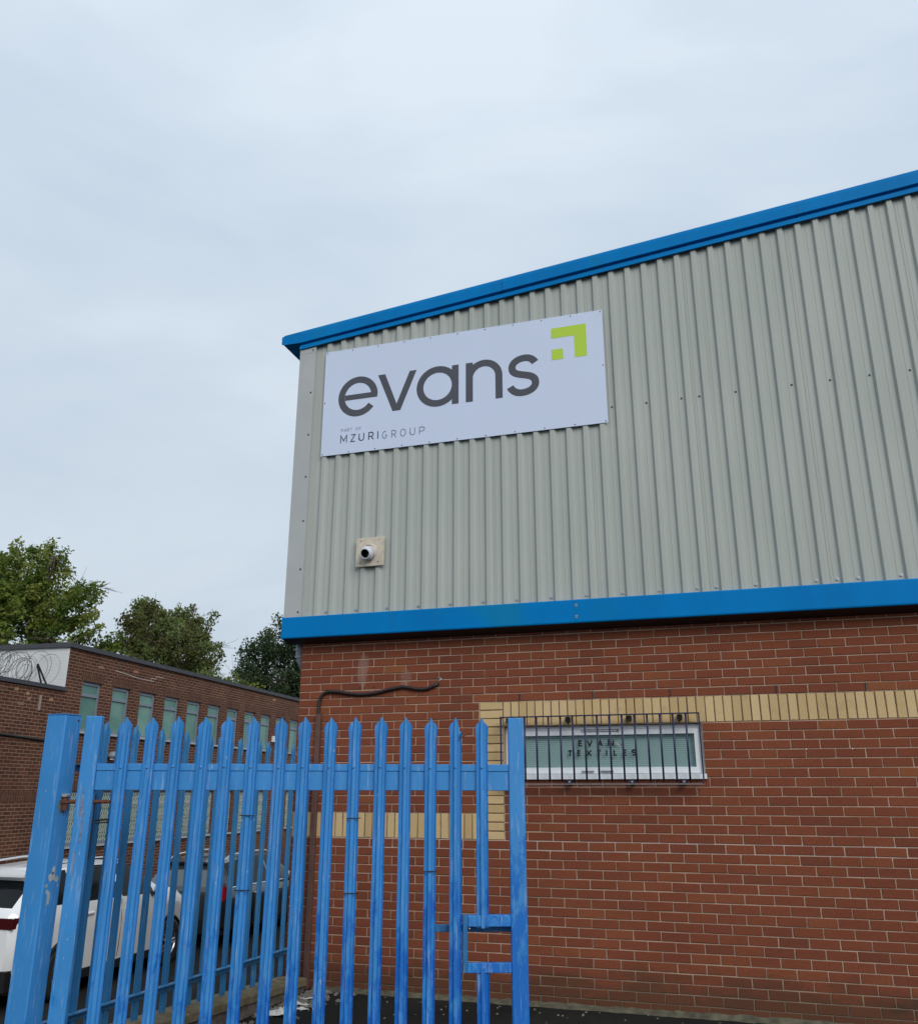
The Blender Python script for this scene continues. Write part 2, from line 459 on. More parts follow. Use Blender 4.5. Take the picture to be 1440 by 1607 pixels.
MAT['carglassgrey'] = plain('rear_car_glass', (0.055, 0.060, 0.062), 0.05, 0.0, 0.75, coat=1.0)
MAT['chrome'] = plain('chrome_trim', (0.80, 0.80, 0.80), 0.12, 1.0)
MAT['tail'] = plain('red_lamp_lens', (0.55, 0.010, 0.018), 0.15, 0.0, 0.6, coat=0.6)
MAT['taildark'] = plain('dark_red_lamp_lens', (0.055, 0.004, 0.007), 0.15, 0.0, 0.6, coat=0.6)
MAT['alloy'] = plain('alloy_rim', (0.45, 0.45, 0.46), 0.3, 0.9)

# ------------------------------------------------------------------ mesh helper
class M:
    def __init__(s):
        s.v = []; s.f = []; s.tint = None
    def add(s, vs, fs):
        b = len(s.v)
        s.v += [tuple(p) for p in vs]
        s.f += [tuple(i + b for i in f) for f in fs]
        return s
    def box(s, x0, x1, y0, y1, z0, z1):
        return s.add([(x0, y0, z0), (x1, y0, z0), (x1, y1, z0), (x0, y1, z0), (x0, y0, z1), (x1, y0, z1), (x1, y1, z1), (x0, y1, z1)],
                     [(0, 3, 2, 1), (4, 5, 6, 7), (0, 1, 5, 4), (1, 2, 6, 5), (2, 3, 7, 6), (3, 0, 4, 7)])
    def bbox(s, x0, x1, y0, y1, z0, z1, b=0.004):
        """box with chamfered vertical and horizontal edges"""
        X = [x0, x0 + b, x1 - b, x1]; Y = [y0, y0 + b, y1 - b, y1]; Z = [z0, z0 + b, z1 - b, z1]
        loops = []
        def ring(ix, z):
            i0, i1 = ix
            return [(X[1 if i0 else 1], Y[i0], z), (X[2], Y[i0], z), (X[3 - i0], Y[1], z), (X[3 - i0], Y[2], z),
                    (X[2], Y[3 - i0], z), (X[1], Y[3 - i0], z), (X[i0], Y[2], z), (X[i0], Y[1], z)]
        def inner(z):
            return [(X[1], Y[1], z), (X[2], Y[1], z), (X[2], Y[1], z), (X[2], Y[2], z), (X[2], Y[2], z), (X[1], Y[2], z), (X[1], Y[2], z), (X[1], Y[1], z)]
        rs = [ring((0, 0), Z[1]), ring((0, 0), Z[2])]
        vs = rs[0] + rs[1]
        fs = [(i, (i + 1) % 8, 8 + (i + 1) % 8, 8 + i) for i in range(8)]
        vs += [(X[1], Y[1], Z[3]), (X[2], Y[1], Z[3]), (X[2], Y[2], Z[3]), (X[1], Y[2], Z[3])]
        fs += [(16, 17, 18, 19), (8, 9, 17, 16), (9, 10, 17), (10, 11, 18, 17), (11, 12, 18), (12, 13, 19, 18), (13, 14, 19), (14, 15, 16, 19), (15, 8, 16)]
        vs += [(X[1], Y[1], Z[0]), (X[2], Y[1], Z[0]), (X[2], Y[2], Z[0]), (X[1], Y[2], Z[0])]
        fs += [(23, 22, 21, 20), (1, 0, 20, 21), (2, 1, 21), (3, 2, 21, 22), (4, 3, 22), (5, 4, 22, 23), (6, 5, 23), (7, 6, 23, 20), (0, 7, 20)]
        return s.add(vs, fs)
    def tube(s, pts, r, n=8, caps=True):
        pts = [Vector(p) for p in pts]
        rad = r if isinstance(r, (list, tuple)) else [r] * len(pts)
        vs = []; fs = []
        prev = None
        for i, p in enumerate(pts):
            d = (pts[min(i + 1, len(pts) - 1)] - pts[max(i - 1, 0)])
            if d.length < 1e-9: d = Vector((0, 0, 1))
            d.normalize()
            if prev is None:
                a = Vector((0, 0, 1)) if abs(d.z) < 0.9 else Vector((1, 0, 0))
                x = d.cross(a).normalized()
            else:
                x = (prev - d * prev.dot(d))
                x = x.normalized() if x.length > 1e-6 else d.orthogonal().normalized()
            prev = x
            y = d.cross(x)
            for k in range(n):
                a = 2 * math.pi * k / n
                vs.append(p + (x * math.cos(a) + y * math.sin(a)) * rad[i])
        for i in range(len(pts) - 1):
            for k in range(n):
                fs.append((i * n + k, i * n + (k + 1) % n, (i + 1) * n + (k + 1) % n, (i + 1) * n + k))
        if caps:
            fs.append(tuple(range(n - 1, -1, -1)))
            fs.append(tuple((len(pts) - 1) * n + k for k in range(n)))
        return s.add(vs, fs)
    def lathe(s, prof, axis='y', n=24, at=(0, 0, 0)):
        """prof: (radius, height) pairs around an axis"""
        vs = []; fs = []
        for r, h in prof:
            for k in range(n):
                a = 2 * math.pi * k / n
                c, q = r * math.cos(a), r * math.sin(a)
                p = {'y': (c, h, q), 'z': (c, q, h), 'x': (h, c, q)}[axis]
                vs.append((p[0] + at[0], p[1] + at[1], p[2] + at[2]))
        for i in range(len(prof) - 1):
            for k in range(n):
                fs.append((i * n + k, i * n + (k + 1) % n, (i + 1) * n + (k + 1) % n, (i + 1) * n + k))
        return s.add(vs, fs)
    def prism(s, poly, y0, y1):
        """polygon in x,z pushed through y"""
        n = len(poly)
        vs = [(x, y0, z) for x, z in poly] + [(x, y1, z) for x, z in poly]
        fs = [tuple(range(n)), tuple(range(2 * n - 1, n - 1, -1))] + [((i + 1) % n, i, n + i, n + (i + 1) % n) for i in range(n)]
        return s.add(vs, fs)
    def stroke(s, pts, w, y, closed=False):
        """flat ribbon of width w along points in the x,z plane at depth y (faces -y)"""
        P = [Vector((a, b)) for a, b in pts]
        n = len(P); L = []; Rr = []
        for i in range(n):
            if closed:
                d0 = (P[i] - P[i - 1]); d1 = (P[(i + 1) % n] - P[i])
            else:
                d0 = P[i] - P[i - 1] if i else P[1] - P[0]
                d1 = P[i + 1] - P[i] if i < n - 1 else d0
            d0 = d0.normalized(); d1 = d1.normalized()
            t = (d0 + d1)
            t = t.normalized() if t.length > 1e-6 else d0
            nn = Vector((-t.y, t.x))
            k = 1.0 / max(0.35, nn.dot(Vector((-d0.y, d0.x))))
            L.append(P[i] + nn * (w / 2 * k)); Rr.append(P[i] - nn * (w / 2 * k))
        vs = [(p.x, y, p.y) for p in L] + [(p.x, y, p.y) for p in Rr]
        m = n if closed else n - 1
        fs = [(i, n + i, n + (i + 1) % n, (i + 1) % n) for i in range(m)]
        return s.add(vs, fs)
    def mesh(s, name, mat, smooth=False):
        me = bpy.data.meshes.new(name)
        me.from_pydata(s.v, [], s.f)
        if mat is not None:
            me.materials.append(mat)
        if smooth:
            me.polygons.foreach_set('use_smooth', [True] * len(me.polygons))
        if s.tint is not None:
            at = me.attributes.new('tint', 'FLOAT', 'FACE')
            at.data.foreach_set('value', s.tint)
        me.update()
        return me
    def obj(s, name, mat, parent=None, smooth=False):
        return link(name, s.mesh(name, mat, smooth), parent)

def link(name, me, parent=None):
    o = bpy.data.objects.new(name, me)
    COL.objects.link(o)
    if parent is not None:
        o.parent = parent
    return o

def smooth_by_angle(o, deg=35):
    me = o.data
    me.polygons.foreach_set('use_smooth', [True] * len(me.polygons))
    try:
        me.set_sharp_from_angle(angle=R(deg))
    except Exception:
        pass
    return o

def thing(name, label, cat, loc=(0, 0, 0), rz=0.0, group=None):
    o = bpy.data.objects.new(name, None)
    o.empty_display_size = 0.2
    COL.objects.link(o)
    o.location = loc
    o.rotation_euler = (0, 0, rz)
    return tag(o, label, cat, group)

def tag(o, label, cat, group=None):
    o['label'] = label
    o['category'] = cat
    if group:
        o['group'] = group
    return o

def struct(o, label=None):
    o['kind'] = 'structure'
    if label:
        o['label'] = label
    return o

def proj(P):
    d = Vector(P) - CAM
    z = d.dot(fw)
    return 720 + 1366.26 * d.dot(r2) / z, 803.5 - 1366.26 * d.dot(u2) / z, z

# ================================================================== GROUND
PARKZ = -1.0
m = M(); m.add([(-900, -900, PARKZ), (900, -900, PARKZ), (900, 900, PARKZ), (-900, 900, PARKZ)], [(0, 1, 2, 3)])
struct(m.obj('ground', MAT['park']))
m = M(); m.box(0.02, 40, -40, 30, PARKZ + 0.004, 0.0)
struct(m.obj('yard', MAT['asphalt']))
# trowelled foot of mortar where asphalt meets the wall
m = M()
xs = np.arange(0.3, 12.81, 0.06); top = []; out = []
vs = []
for x in xs:
    d_ = 0.02 + 0.03 * random.random()
    vs += [(x, 0.002, 0.028 + 0.014 * random.random()), (x, -d_ * 0.5, 0.018 + 0.008 * random.random()), (x, -d_ - 0.03, 0.0015)]
fs = []
for i in range(len(xs) - 1):
    for k in range(2):
        a = i * 3 + k
        fs.append((a, a + 1, a + 4, a + 3))
m.add(vs, fs)
struct(m.obj('mortar_fillet', MAT['strip'], smooth=True))

# ================================================================== WAREHOUSE
WH = thing('warehouse', 'red brick warehouse with grey ribbed metal upper walls and bright blue flashings', 'building', (0, 0, 0))
WX1 = 12.8        # right end, far outside the picture
WY1 = 16.0
BAND0, BAND1 = 2.25, 2.475       # upper soldier band
LB0, LB1 = 1.275, 1.5            # lower soldier band
Q0, Q1 = 1.862, 2.082            # cream quoin left of the window
WN = (2.092, 3.838, 1.800, 2.250)  # window opening x0 x1 z0 z1
WTOP = 3.27

# mortar bed behind the bricks, with the window left open
m = M()
YB = 0.007
m.box(0.003, WN[0], YB, 0.30, 0, WTOP)
m.box(WN[1], WX1, YB, 0.30, 0, WTOP)
m.box(WN[0], WN[1], YB, 0.30, 0, WN[2])
m.box(WN[0], WN[1], YB, 0.30, WN[3], WTOP)
wall = m.obj('brick_wall', MAT['mortar'], WH)

# brown pointing behind the cream bricks
m = M()
m.box(Q1 + 0.004, WX1, YB - 0.0015, YB + 0.01, BAND0 + 0.003, BAND1 - 0.003)
m.box(0.004, Q0 - 0.004, YB - 0.0015, YB + 0.01, LB0 + 0.003, LB1 - 0.003)
m.box(Q0 + 0.001, Q1 + 0.002, YB - 0.0015, YB + 0.01, LB0 + 0.003, BAND1 - 0.003)
m.obj('brown_pointing', plain('brown_mortar', (0.17, 0.105, 0.06), 0.95, var=0.4, scale=20), wall)

def brick_shape(w, h, d=0.03, b=0.003, jit=None):
    """front-beveled brick; x 0..w, z 0..h, front at y=0"""
    vs = [(b, 0, b), (w - b, 0, b), (w - b, 0, h - b), (b, 0, h - b),
          (0, b, 0), (w, b, 0), (w, b, h), (0, b, h), (0, d, 0), (w, d, 0), (w, d, h), (0, d, h)]
    if jit is not None:
        vs = [(p[0] + jit.uniform(-.0016, .0016), p[1] + (jit.uniform(-.0008, .0012) if i < 4 else 0), p[2] + jit.uniform(-.0014, .0014)) for i, p in enumerate(vs[:8])] + vs[8:]
    fs = [(0, 1, 2, 3)]
    for i in range(4):
        j = (i + 1) % 4
        fs += [(i, 4 + i, 4 + j, j), (4 + i, 8 + i, 8 + j, 4 + j)]
    return vs, fs

bricks = []     # (x, z, w, h, kind)
def lay_row(k_row, x0, x1, off):
    z = k_row * 0.075
    edges = [x0]
    n0 = math.floor((x0 - 1.0) / 0.225)
    x = (n0 + off) * 0.225
    while x < x1 + 0.3:
        if x > x0 + 0.045 and x < x1 - 0.045:
            edges.append(x)
        x += 0.225
    edges.append(x1)
    for a, b in zip(edges[:-1], edges[1:]):
        l = a + (0.0045 if a > 0.001 else 0.0)
        r = b - 0.0045
        bricks.append((l, z + 0.0045, r - l, 0.066, 'red'))
XR = 12.75
for r_ in range(0, 43):
    k = r_ - 33
    z0, z1 = r_ * 0.075, (r_ + 1) * 0.075
    zc = (z0 + z1) / 2
    par = 0.5 if (k % 2) else 0.0
    if zc > BAND1:
        lay_row(r_, 0.0, XR, par + 0.0)
    elif zc > LB0:
        # left field up to the quoin
        if not (LB0 < zc < LB1):
            lay_row(r_, 0.0, Q0 - 0.004, par)
        # field right of the quoin
        if zc < BAND0:
            if WN[2] < zc < WN[3]:
                lay_row(r_, WN[1] + 0.002, XR, par + 0.18)
            else:
                lay_row(r_, Q1 + 0.006, XR, par + 0.20)
        bricks.append((Q0 + 0.003, z0 + 0.005, Q1 - Q0 - 0.004, 0.065, 'cream'))
    else:
        lay_row(r_, 0.0, XR, par + 0.06)
x = Q1 + 0.008
while x < XR:
    bricks.append((x, BAND0 + 0.006, 0.0645, 0.213, 'cream')); x += 0.0748
for i in range(25):
    x = i * Q0 / 25
    bricks.append((x + (0.0045 if i else 0), LB0 + 0.006, Q0 / 25 - (0.009 if i else 0.0045), 0.213, 'cream'))

def pix_area(b):
    u0, v0, z0 = proj((b[0], 0, b[1])); u1, v1, z1 = proj((b[0] + b[2], 0, b[1] + b[3]))
    if max(u0, u1) < 0 or min(u0, u1) > 1440 or min(v0, v1) > 1607 or max(v0, v1) < 0: return 0
    return abs(u1 - u0) * abs(v1 - v0)
order = sorted(range(len(bricks)), key=lambda i: -pix_area(bricks[i]))
single = set(order[:298])
cache = {}
stuff = {'red': M(), 'cream': M()}
for q in stuff.values():
    q.tint = []
for i, (bx, bz, bw, bh, kind) in enumerate(bricks):
    yo = random.uniform(-0.0016, 0.0016)
    rot = random.uniform(-0.0025, 0.0025)
    if i in single:
        key = (round(bw, 3), round(bh, 3), kind, i % 7)
        if key not in cache:
            vs, fs = brick_shape(bw, bh, jit=random)
            mm = M(); mm.add(vs, fs)
            cache[key] = mm.mesh('brick', MAT[kind])
        o = link('brick', cache[key], wall)
        o.location = (bx, yo, bz + random.uniform(-0.0008, 0.0008))
        o.rotation_euler = (0, rot, 0)
    else:
        vs, fs = brick_shape(bw, bh, jit=random)
        dz = random.uniform(-0.0008, 0.0008)
        mm = stuff[kind]
        mm.add([(bx + p[0] + rot * p[2], p[1] + yo, bz + p[2] - rot * p[0] + dz) for p in vs], fs)
        tv = random.random()
        mm.tint += [tv] * len(fs)
for kind, nm in (('red', 'red_brickwork'), ('cream', 'cream_brickwork')):
    o = stuff[kind].obj(nm, MAT[kind], wall)
    o['kind'] = 'stuff'
# black plastic weep vents above the band
for wx in (10, 13, 16, 19.9, 23):
    m = M(); m.box(wx * 0.225 - 0.010, wx * 0.225 - 0.001, -0.003, 0.01, BAND1 + 0.004, BAND1 + 0.070)
    m.obj('weep_vent', MAT['black'], wall)
# two pale plugs and old drill holes in the right-hand field
def plug(x, z, mat, r=0.006):
    mm = M(); mm.lathe([(0.0001, -0.004), (r, -0.003), (r, 0.004)], 'y', 8, (x, 0, z)); mm.obj('wall_plug', mat, wall)
for px_, pz_, mt in ((4.655, 2.02, 'litter'), (5.005, 2.02, 'litter'), (0.295, 2.64, 'black'), (0.655, 2.648, 'black'), (0.80, 2.652, 'black'), (1.15, 2.515, 'black')):
    plug(px_, pz_, MAT[mt])

# side and back walls, inside block
m = M()
m.box(0.0, 0.28, 0.302, WY1, PARKZ, WTOP)
m.obj('side_wall', make_far_brick('side_red_brick', 'y', (0.19, 0.053, 0.029), (0.22, 0.062, 0.030), (0.45, 0.32, 0.24)), WH)
m = M(); m.box(WX1 - 0.28, WX1 - 0.002, 0.302, WY1, 0, WTOP); m.obj('side_wall', MAT['mortar'], WH)
m = M(); m.box(0.0, WX1, WY1 + 0.002, WY1 + 0.28, 0, WTOP); m.obj('back_wall', MAT['mortar'], WH)

# ---- cladding
SL = 0.1003
def ztop(x): return 6.605 + SL * x
CY_PAN, CY_CREST = -0.135, -0.164
P_ = 0.1633
def sheet(x0, nrib, name='cladding_sheet'):
    """ribbed sheet; first pan starts at x0"""
    prof = []
    for i in range(nrib):
        b = x0 + i * P_
        prof += [(b, CY_PAN), (b + 0.028, CY_PAN), (b + 0.031, CY_PAN - 0.0025), (b + 0.039, CY_PAN - 0.0025), (b + 0.042, CY_PAN),
                 (b + 0.082, CY_PAN), (b + 0.098, CY_CREST + 0.002), (b + 0.101, CY_CREST), (b + 0.138, CY_CREST), (b + 0.141, CY_CREST + 0.002)]
    b = x0 + nrib * P_
    prof += [(b, CY_PAN), (b + 0.006, CY_PAN - 0.0035), (b + 0.014, CY_PAN - 0.0035), (b + 0.0145, CY_PAN - 0.0005)]
    m = M(); vs = []; fs = []
    for (x, y) in prof:
        vs += [(x, y, 3.30), (x, y, ztop(x) - 0.215)]
    for i in range(len(prof) - 1):
        fs.append((2 * i, 2 * i + 2, 2 * i + 3, 2 * i + 1))
    m.add(vs, fs)
    return m.obj(name, MAT['clad'], WH)
RX0 = 0.173 - 0.082 + 0.0         # so that a left flank stands at x = 0.173
sheets = []
x = RX0
n = 0
while x < WX1 - 1.0:
    # laps a hair in front of one another
    s_ = sheet(x, 6)
    s_.location.y = -0.0012 * (n % 2)
    sheets.append((x, s_)); x += 6 * P_; n += 1
m = M(); m.add([(0.0, CY_PAN - 0.001, 3.30), (RX0 + 0.004, CY_PAN - 0.001, 3.30), (RX0 + 0.004, CY_PAN - 0.001, ztop(0.1) - 0.21), (0.0, CY_PAN - 0.001, ztop(0) - 0.21)], [(0, 1, 2, 3)])
m.obj('cladding_sheet', MAT['clad'], WH)
# screws
def screw_mesh(r=0.0085, h=0.006):
    mm = M(); mm.lathe([(r * 1.5, 0.0), (r * 1.5, -0.0015), (r, -0.002), (r, -h), (0.0001, -h)], 'y', 10)
    return mm.mesh('screw', MAT['galv'])
SCR = screw_mesh(0.011, 0.009)
SCRD = screw_mesh(0.007, 0.005); SCRD.materials.clear(); SCRD.materials.append(MAT['darkscrew'])
def screw(x, y, z, parent, me=SCR):
    o = link('screw', me, parent); o.location = (x, y, z); return o
def sheet_at(x):
    best = sheets[0]
    for s_ in sheets:
        if s_[0] <= x: best = s_
    return best[1]
for sx in (0.288, 0.613, 0.952, 1.275, 1.601, 1.934, 2.257, 2.586, 2.914, 3.241, 3.567, 3.903, 4.064, 4.389, 4.88, 5.035, 5.193, 5.517, 5.86, 6.19):
    i = round((sx - RX0 - 0.045) / P_)
    screw(RX0 + i * P_ + 0.058, CY_PAN - 0.001, 3.394, sheet_at(sx))
for sx in (3.255, 3.58, 3.911, 4.071, 4.403, 4.897, 5.219, 5.538, 5.864, 6.19):
    i = round((sx - RX0 - 0.045) / P_)
    screw(RX0 + i * P_ + 0.058, CY_PAN - 0.001, 5.228, sheet_at(sx), SCRD)
# corner flashing
m = M(); m.box(-0.140, 0.052, -0.1685, -0.130, 3.345, 6.385)
m.box(-0.140, -0.134, -0.1295, 0.06, 3.345, 6.385)
m.box(0.048, 0.052, -0.1295, -0.125, 3.345, 6.37)
ctr = m.obj('corner_flashing', MAT['trim'], WH)
m = M(); m.box(-0.1405, 0.0525, -0.1700, -0.1688, 6.315, 6.3835); m.obj('flashing_lap', MAT['trim'], ctr)
for z in (6.345, 5.83, 5.33, 4.85, 4.362, 3.845, 3.401):
    screw(0.018, -0.1685, z, ctr, SCRD)
# left side cladding (plain sheet turned back)
m = M(); m.box(-0.130, -0.105, 0.062, WY1, 3.345, 6.40); m.obj('side_cladding', MAT['clad'], WH)

# ---- blue base flashing, lapped lengths with a soffit
def base_len(x0, x1, dy=0.0):
    m = M()
    pr = [(-0.172 - dy, 3.352), (-0.178 - dy, 3.350), (-0.180 - dy, 3.340), (-0.182 - dy, 3.150), (-0.178 - dy, 3.139), (-0.150, 3.137), (-0.148, 3.145)]
    vs = []; fs = []
    for (y, z) in pr: vs += [(x0, y, z), (x1, y, z)]
    for i in range(len(pr) - 1): fs.append((2 * i, 2 * i + 1, 2 * i + 3, 2 * i + 2))
    vs += [(x0, -0.13, 3.352), (x1, -0.13, 3.352)]
    k = len(pr)
    fs.append((0, 2 * k, 2 * k + 1, 1))
    m.add(vs, fs)
    return m.obj('base_flashing', MAT['blue'], WH)
b0 = base_len(-0.150, 2.832)
b1 = base_len(2.822, 5.86, 0.0015)
b2 = base_len(5.85, 8.9, 0.003)
b3 = base_len(8.89, WX1, 0.0045)
m = M()
m.box(-0.1515, -0.1495, -0.179, 1.2, 3.139, 3.352)
m.obj('return_flashing', MAT['blue'], WH)
for z in (3.185, 3.20, 3.29, 3.305):
    for x in (2.826, 2.838):
        o = screw(x, -0.1836, z, b1); o.scale = (0.35, 0.35, 0.35)

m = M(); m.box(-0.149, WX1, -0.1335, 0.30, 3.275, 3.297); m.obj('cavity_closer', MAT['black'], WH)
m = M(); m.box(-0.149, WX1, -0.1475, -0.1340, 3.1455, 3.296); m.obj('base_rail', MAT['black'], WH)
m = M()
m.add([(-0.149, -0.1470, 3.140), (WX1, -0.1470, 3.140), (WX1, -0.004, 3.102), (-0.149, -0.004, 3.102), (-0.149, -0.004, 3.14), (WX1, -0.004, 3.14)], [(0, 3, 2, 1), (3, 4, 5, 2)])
m.obj('shadow_strip', MAT['black'], WH)  # black sloping strip added to paint the dark shadow under the base flashing
# ---- verge flashing along the roof slope
def verge_len(x0, x1, dy=0.0):
    pr = [(-0.02, 0.028), (-0.175 - dy, 0.012), (-0.203 - dy, -0.012), (-0.207 - dy, -0.045), (-0.207 - dy, -0.150), (-0.190, -0.157), (-0.174, -0.160), (-0.174, -0.172), (-0.187, -0.178), (-0.187 - dy * .5, -0.222), (-0.180, -0.226)]
    m = M(); vs = []; fs = []
    for (y, z) in pr: vs += [(x0, y, ztop(x0) + z), (x1, y, ztop(x1) + z)]
    for i in range(len(pr) - 1): fs.append((2 * i, 2 * i + 1, 2 * i + 3, 2 * i + 2))
    m.add(vs, fs)
    return m.obj('verge_flashing', MAT['blue'], WH)
verge_len(-0.142, 2.195); verge_len(2.18, 5.125, 0.002); verge_len(5.11, 8.05, 0.0); verge_len(8.035, WX1, 0.002)
for xj in (2.1945, 5.1245):
    m = M(); m.box(xj, xj + 0.004, -0.2098, -0.2088, ztop(xj) - 0.146, ztop(xj) - 0.040); m.obj('lap_joint', MAT['navy'], WH)
# the piece that turns out over the gutter at the eaves corner
m = M()
m.prism([(-0.345, ztop(-0.345) - 0.125), (-0.1425, ztop(-0.14) - 0.150), (-0.1425, ztop(-0.14) - 0.012), (-0.33, ztop(-0.33) - 0.012), (-0.34, ztop(-0.34) - 0.035), (-0.352, ztop(-0.345) - 0.06)], -0.2075, -0.2045)
m.add([(-0.33, -0.2045, ztop(-0.33) - 0.012), (-0.1425, -0.2045, ztop(-0.14) - 0.012), (-0.1425, -0.02, ztop(-0.14) + 0.028), (-0.33, -0.02, ztop(-0.33) + 0.028)], [(0, 1, 2, 3)])
for i in range(5):
    z = ztop(-0.345) - 0.03 - i * 0.02
    m.box(-0.357 - 0.004 * (i % 2), -0.345, -0.209, -0.20, z - 0.008, z + 0.006)
m.obj('verge_end', MAT['blue'], WH)
# eaves gutter running back
m = M()
zb = 6.455
pr = [(-0.345, zb + 0.10), (-0.345, zb), (-0.142, zb + 0.004)]
vs = []; fs = []
for (x, z) in pr: vs += [(x, -0.2035, z), (x, WY1, z)]
for i in range(len(pr) - 1): fs.append((2 * i, 2 * i + 1, 2 * i + 3, 2 * i + 2))
m.add(vs, fs)
m.obj('eaves_gutter', MAT['blue'], WH)
# roof
m = M()
m.add([(-0.30, -0.03, ztop(-0.30) + 0.012), (WX1, -0.03, ztop(WX1) + 0.012), (WX1, WY1 + 0.2, ztop(WX1) + 0.012), (-0.30, WY1 + 0.2, ztop(-0.30) + 0.012),
       (-0.30, -0.03, ztop(-0.30) - 0.05), (WX1, -0.03, ztop(WX1) - 0.05), (WX1, WY1 + 0.2, ztop(WX1) - 0.05), (-0.30, WY1 + 0.2, ztop(-0.30) - 0.05)],
      [(0, 1, 2, 3), (7, 6, 5, 4), (0, 4, 5, 1), (1, 5, 6, 2), (2, 6, 7, 3), (3, 7, 4, 0)])
m.obj('roof', MAT['clad'], WH)
# grey downpipe elbow at the hidden side
m = M()
m.tube([(-0.085, 0.12, 3.24), (-0.085, 0.12, 3.02), (-0.083, 0.135, 2.97), (-0.075, 0.20, 2.90), (-0.07, 0.28, 2.85), (-0.07, 0.31, 2.78), (-0.07, 0.32, 2.6), (-0.07, 0.32, -0.9)], 0.042, 14)
dp = smooth_by_angle(m.obj('downpipe', MAT['pipegrey'], WH), 50)
for z in (3.07, 2.995):
    mm = M(); mm.lathe([(0.043, -0.012), (0.047, -0.010), (0.047, 0.010), (0.043, 0.012)], 'z', 14, (-0.085, 0.12, z)); mm.obj('pipe_collar', MAT['pipegrey'], dp)

# ---- window
x0, x1, z0, z1 = WN
WD = bpy.data.objects.new('window', None); COL.objects.link(WD); WD.parent = WH
WD.location = (x0, 0.055, z0)
ww, wh = x1 - x0, z1 - z0
def frame_rect(m, a0, a1, c0, c1, t_l, t_r, t_b, t_t, ya, yb):
    """mitred rectangular frame"""
    o_ = [(a0, c0), (a1, c0), (a1, c1), (a0, c1)]
    i_ = [(a0 + t_l, c0 + t_b), (a1 - t_r, c0 + t_b), (a1 - t_r, c1 - t_t), (a0 + t_l, c1 - t_t)]
    vs = [(p[0], ya, p[1]) for p in o_] + [(p[0], ya, p[1]) for p in i_] + [(p[0], yb, p[1]) for p in o_] + [(p[0], yb, p[1]) for p in i_]
    fs = []
    for i in range(4):
        j = (i + 1) % 4
        fs += [(i, j, 4 + j, 4 + i), (8 + j, 8 + i, 12 + i, 12 + j), (4 + i, 4 + j, 12 + j, 12 + i), (j, i, 8 + i, 8 + j)]
    m.add(vs, fs)
m = M(); frame_rect(m, 0.004, ww - 0.004, 0.006, wh - 0.006, 0.028, 0.028, 0.030, 0.030, 0.0, 0.06); m.obj('frame', MAT['upvc'], WD)
m = M(); frame_rect(m, 0.034, ww - 0.034, 0.038, wh - 0.038, 0.036, 0.036, 0.050, 0.046, -0.006, 0.05); sash = m.obj('sash', MAT['upvc'], WD)
m = M(); m.box(-0.01, ww + 0.012, -0.085, -0.002, -0.012, 0.030); m.obj('sill', MAT['upvc'], WD)
m = M(); m.add([(0.068, 0.020, 0.086), (ww - 0.068, 0.020, 0.086), (ww - 0.068, 0.020, wh - 0.082), (0.068, 0.020, wh - 0.082)], [(0, 1, 2, 3)]); m.obj('pane', MAT['glass'], WD)
m = M()
zz = 0.088
while zz < wh - 0.082:
    m.add([(0.066, 0.050, zz), (ww - 0.066, 0.050, zz), (ww - 0.066, 0.058, zz + 0.0166), (0.066, 0.058, zz + 0.0166)], [(0, 1, 2, 3)])
    zz += 0.0172
bl = m.obj('blind', MAT['blind'], WD); bl['kind'] = 'stuff'
m = M(); m.box(0.0, ww, 0.10, 0.20, 0.0, wh); m.obj('room_backing', MAT['room'], WD)
# trickle vent and handle
m = M(); m.tube([(0.70, -0.010, wh - 0.040), (1.02, -0.010, wh - 0.040)], 0.0035, 6); m.tube([(0.70, -0.010, wh - 0.055), (1.03, -0.010, wh - 0.055)], 0.0035, 6); m.box(1.02, 1.035, -0.014, -0.0065, wh - 0.062, wh - 0.034); m.obj('trickle_vent', MAT['greymetal'], WD)
m = M(); m.box(0.695, 0.80, -0.022, -0.008, 0.048, 0.058); m.box(0.86, 0.97, -0.022, -0.008, 0.046, 0.060); m.obj('handle', MAT['greymetal'], WD)

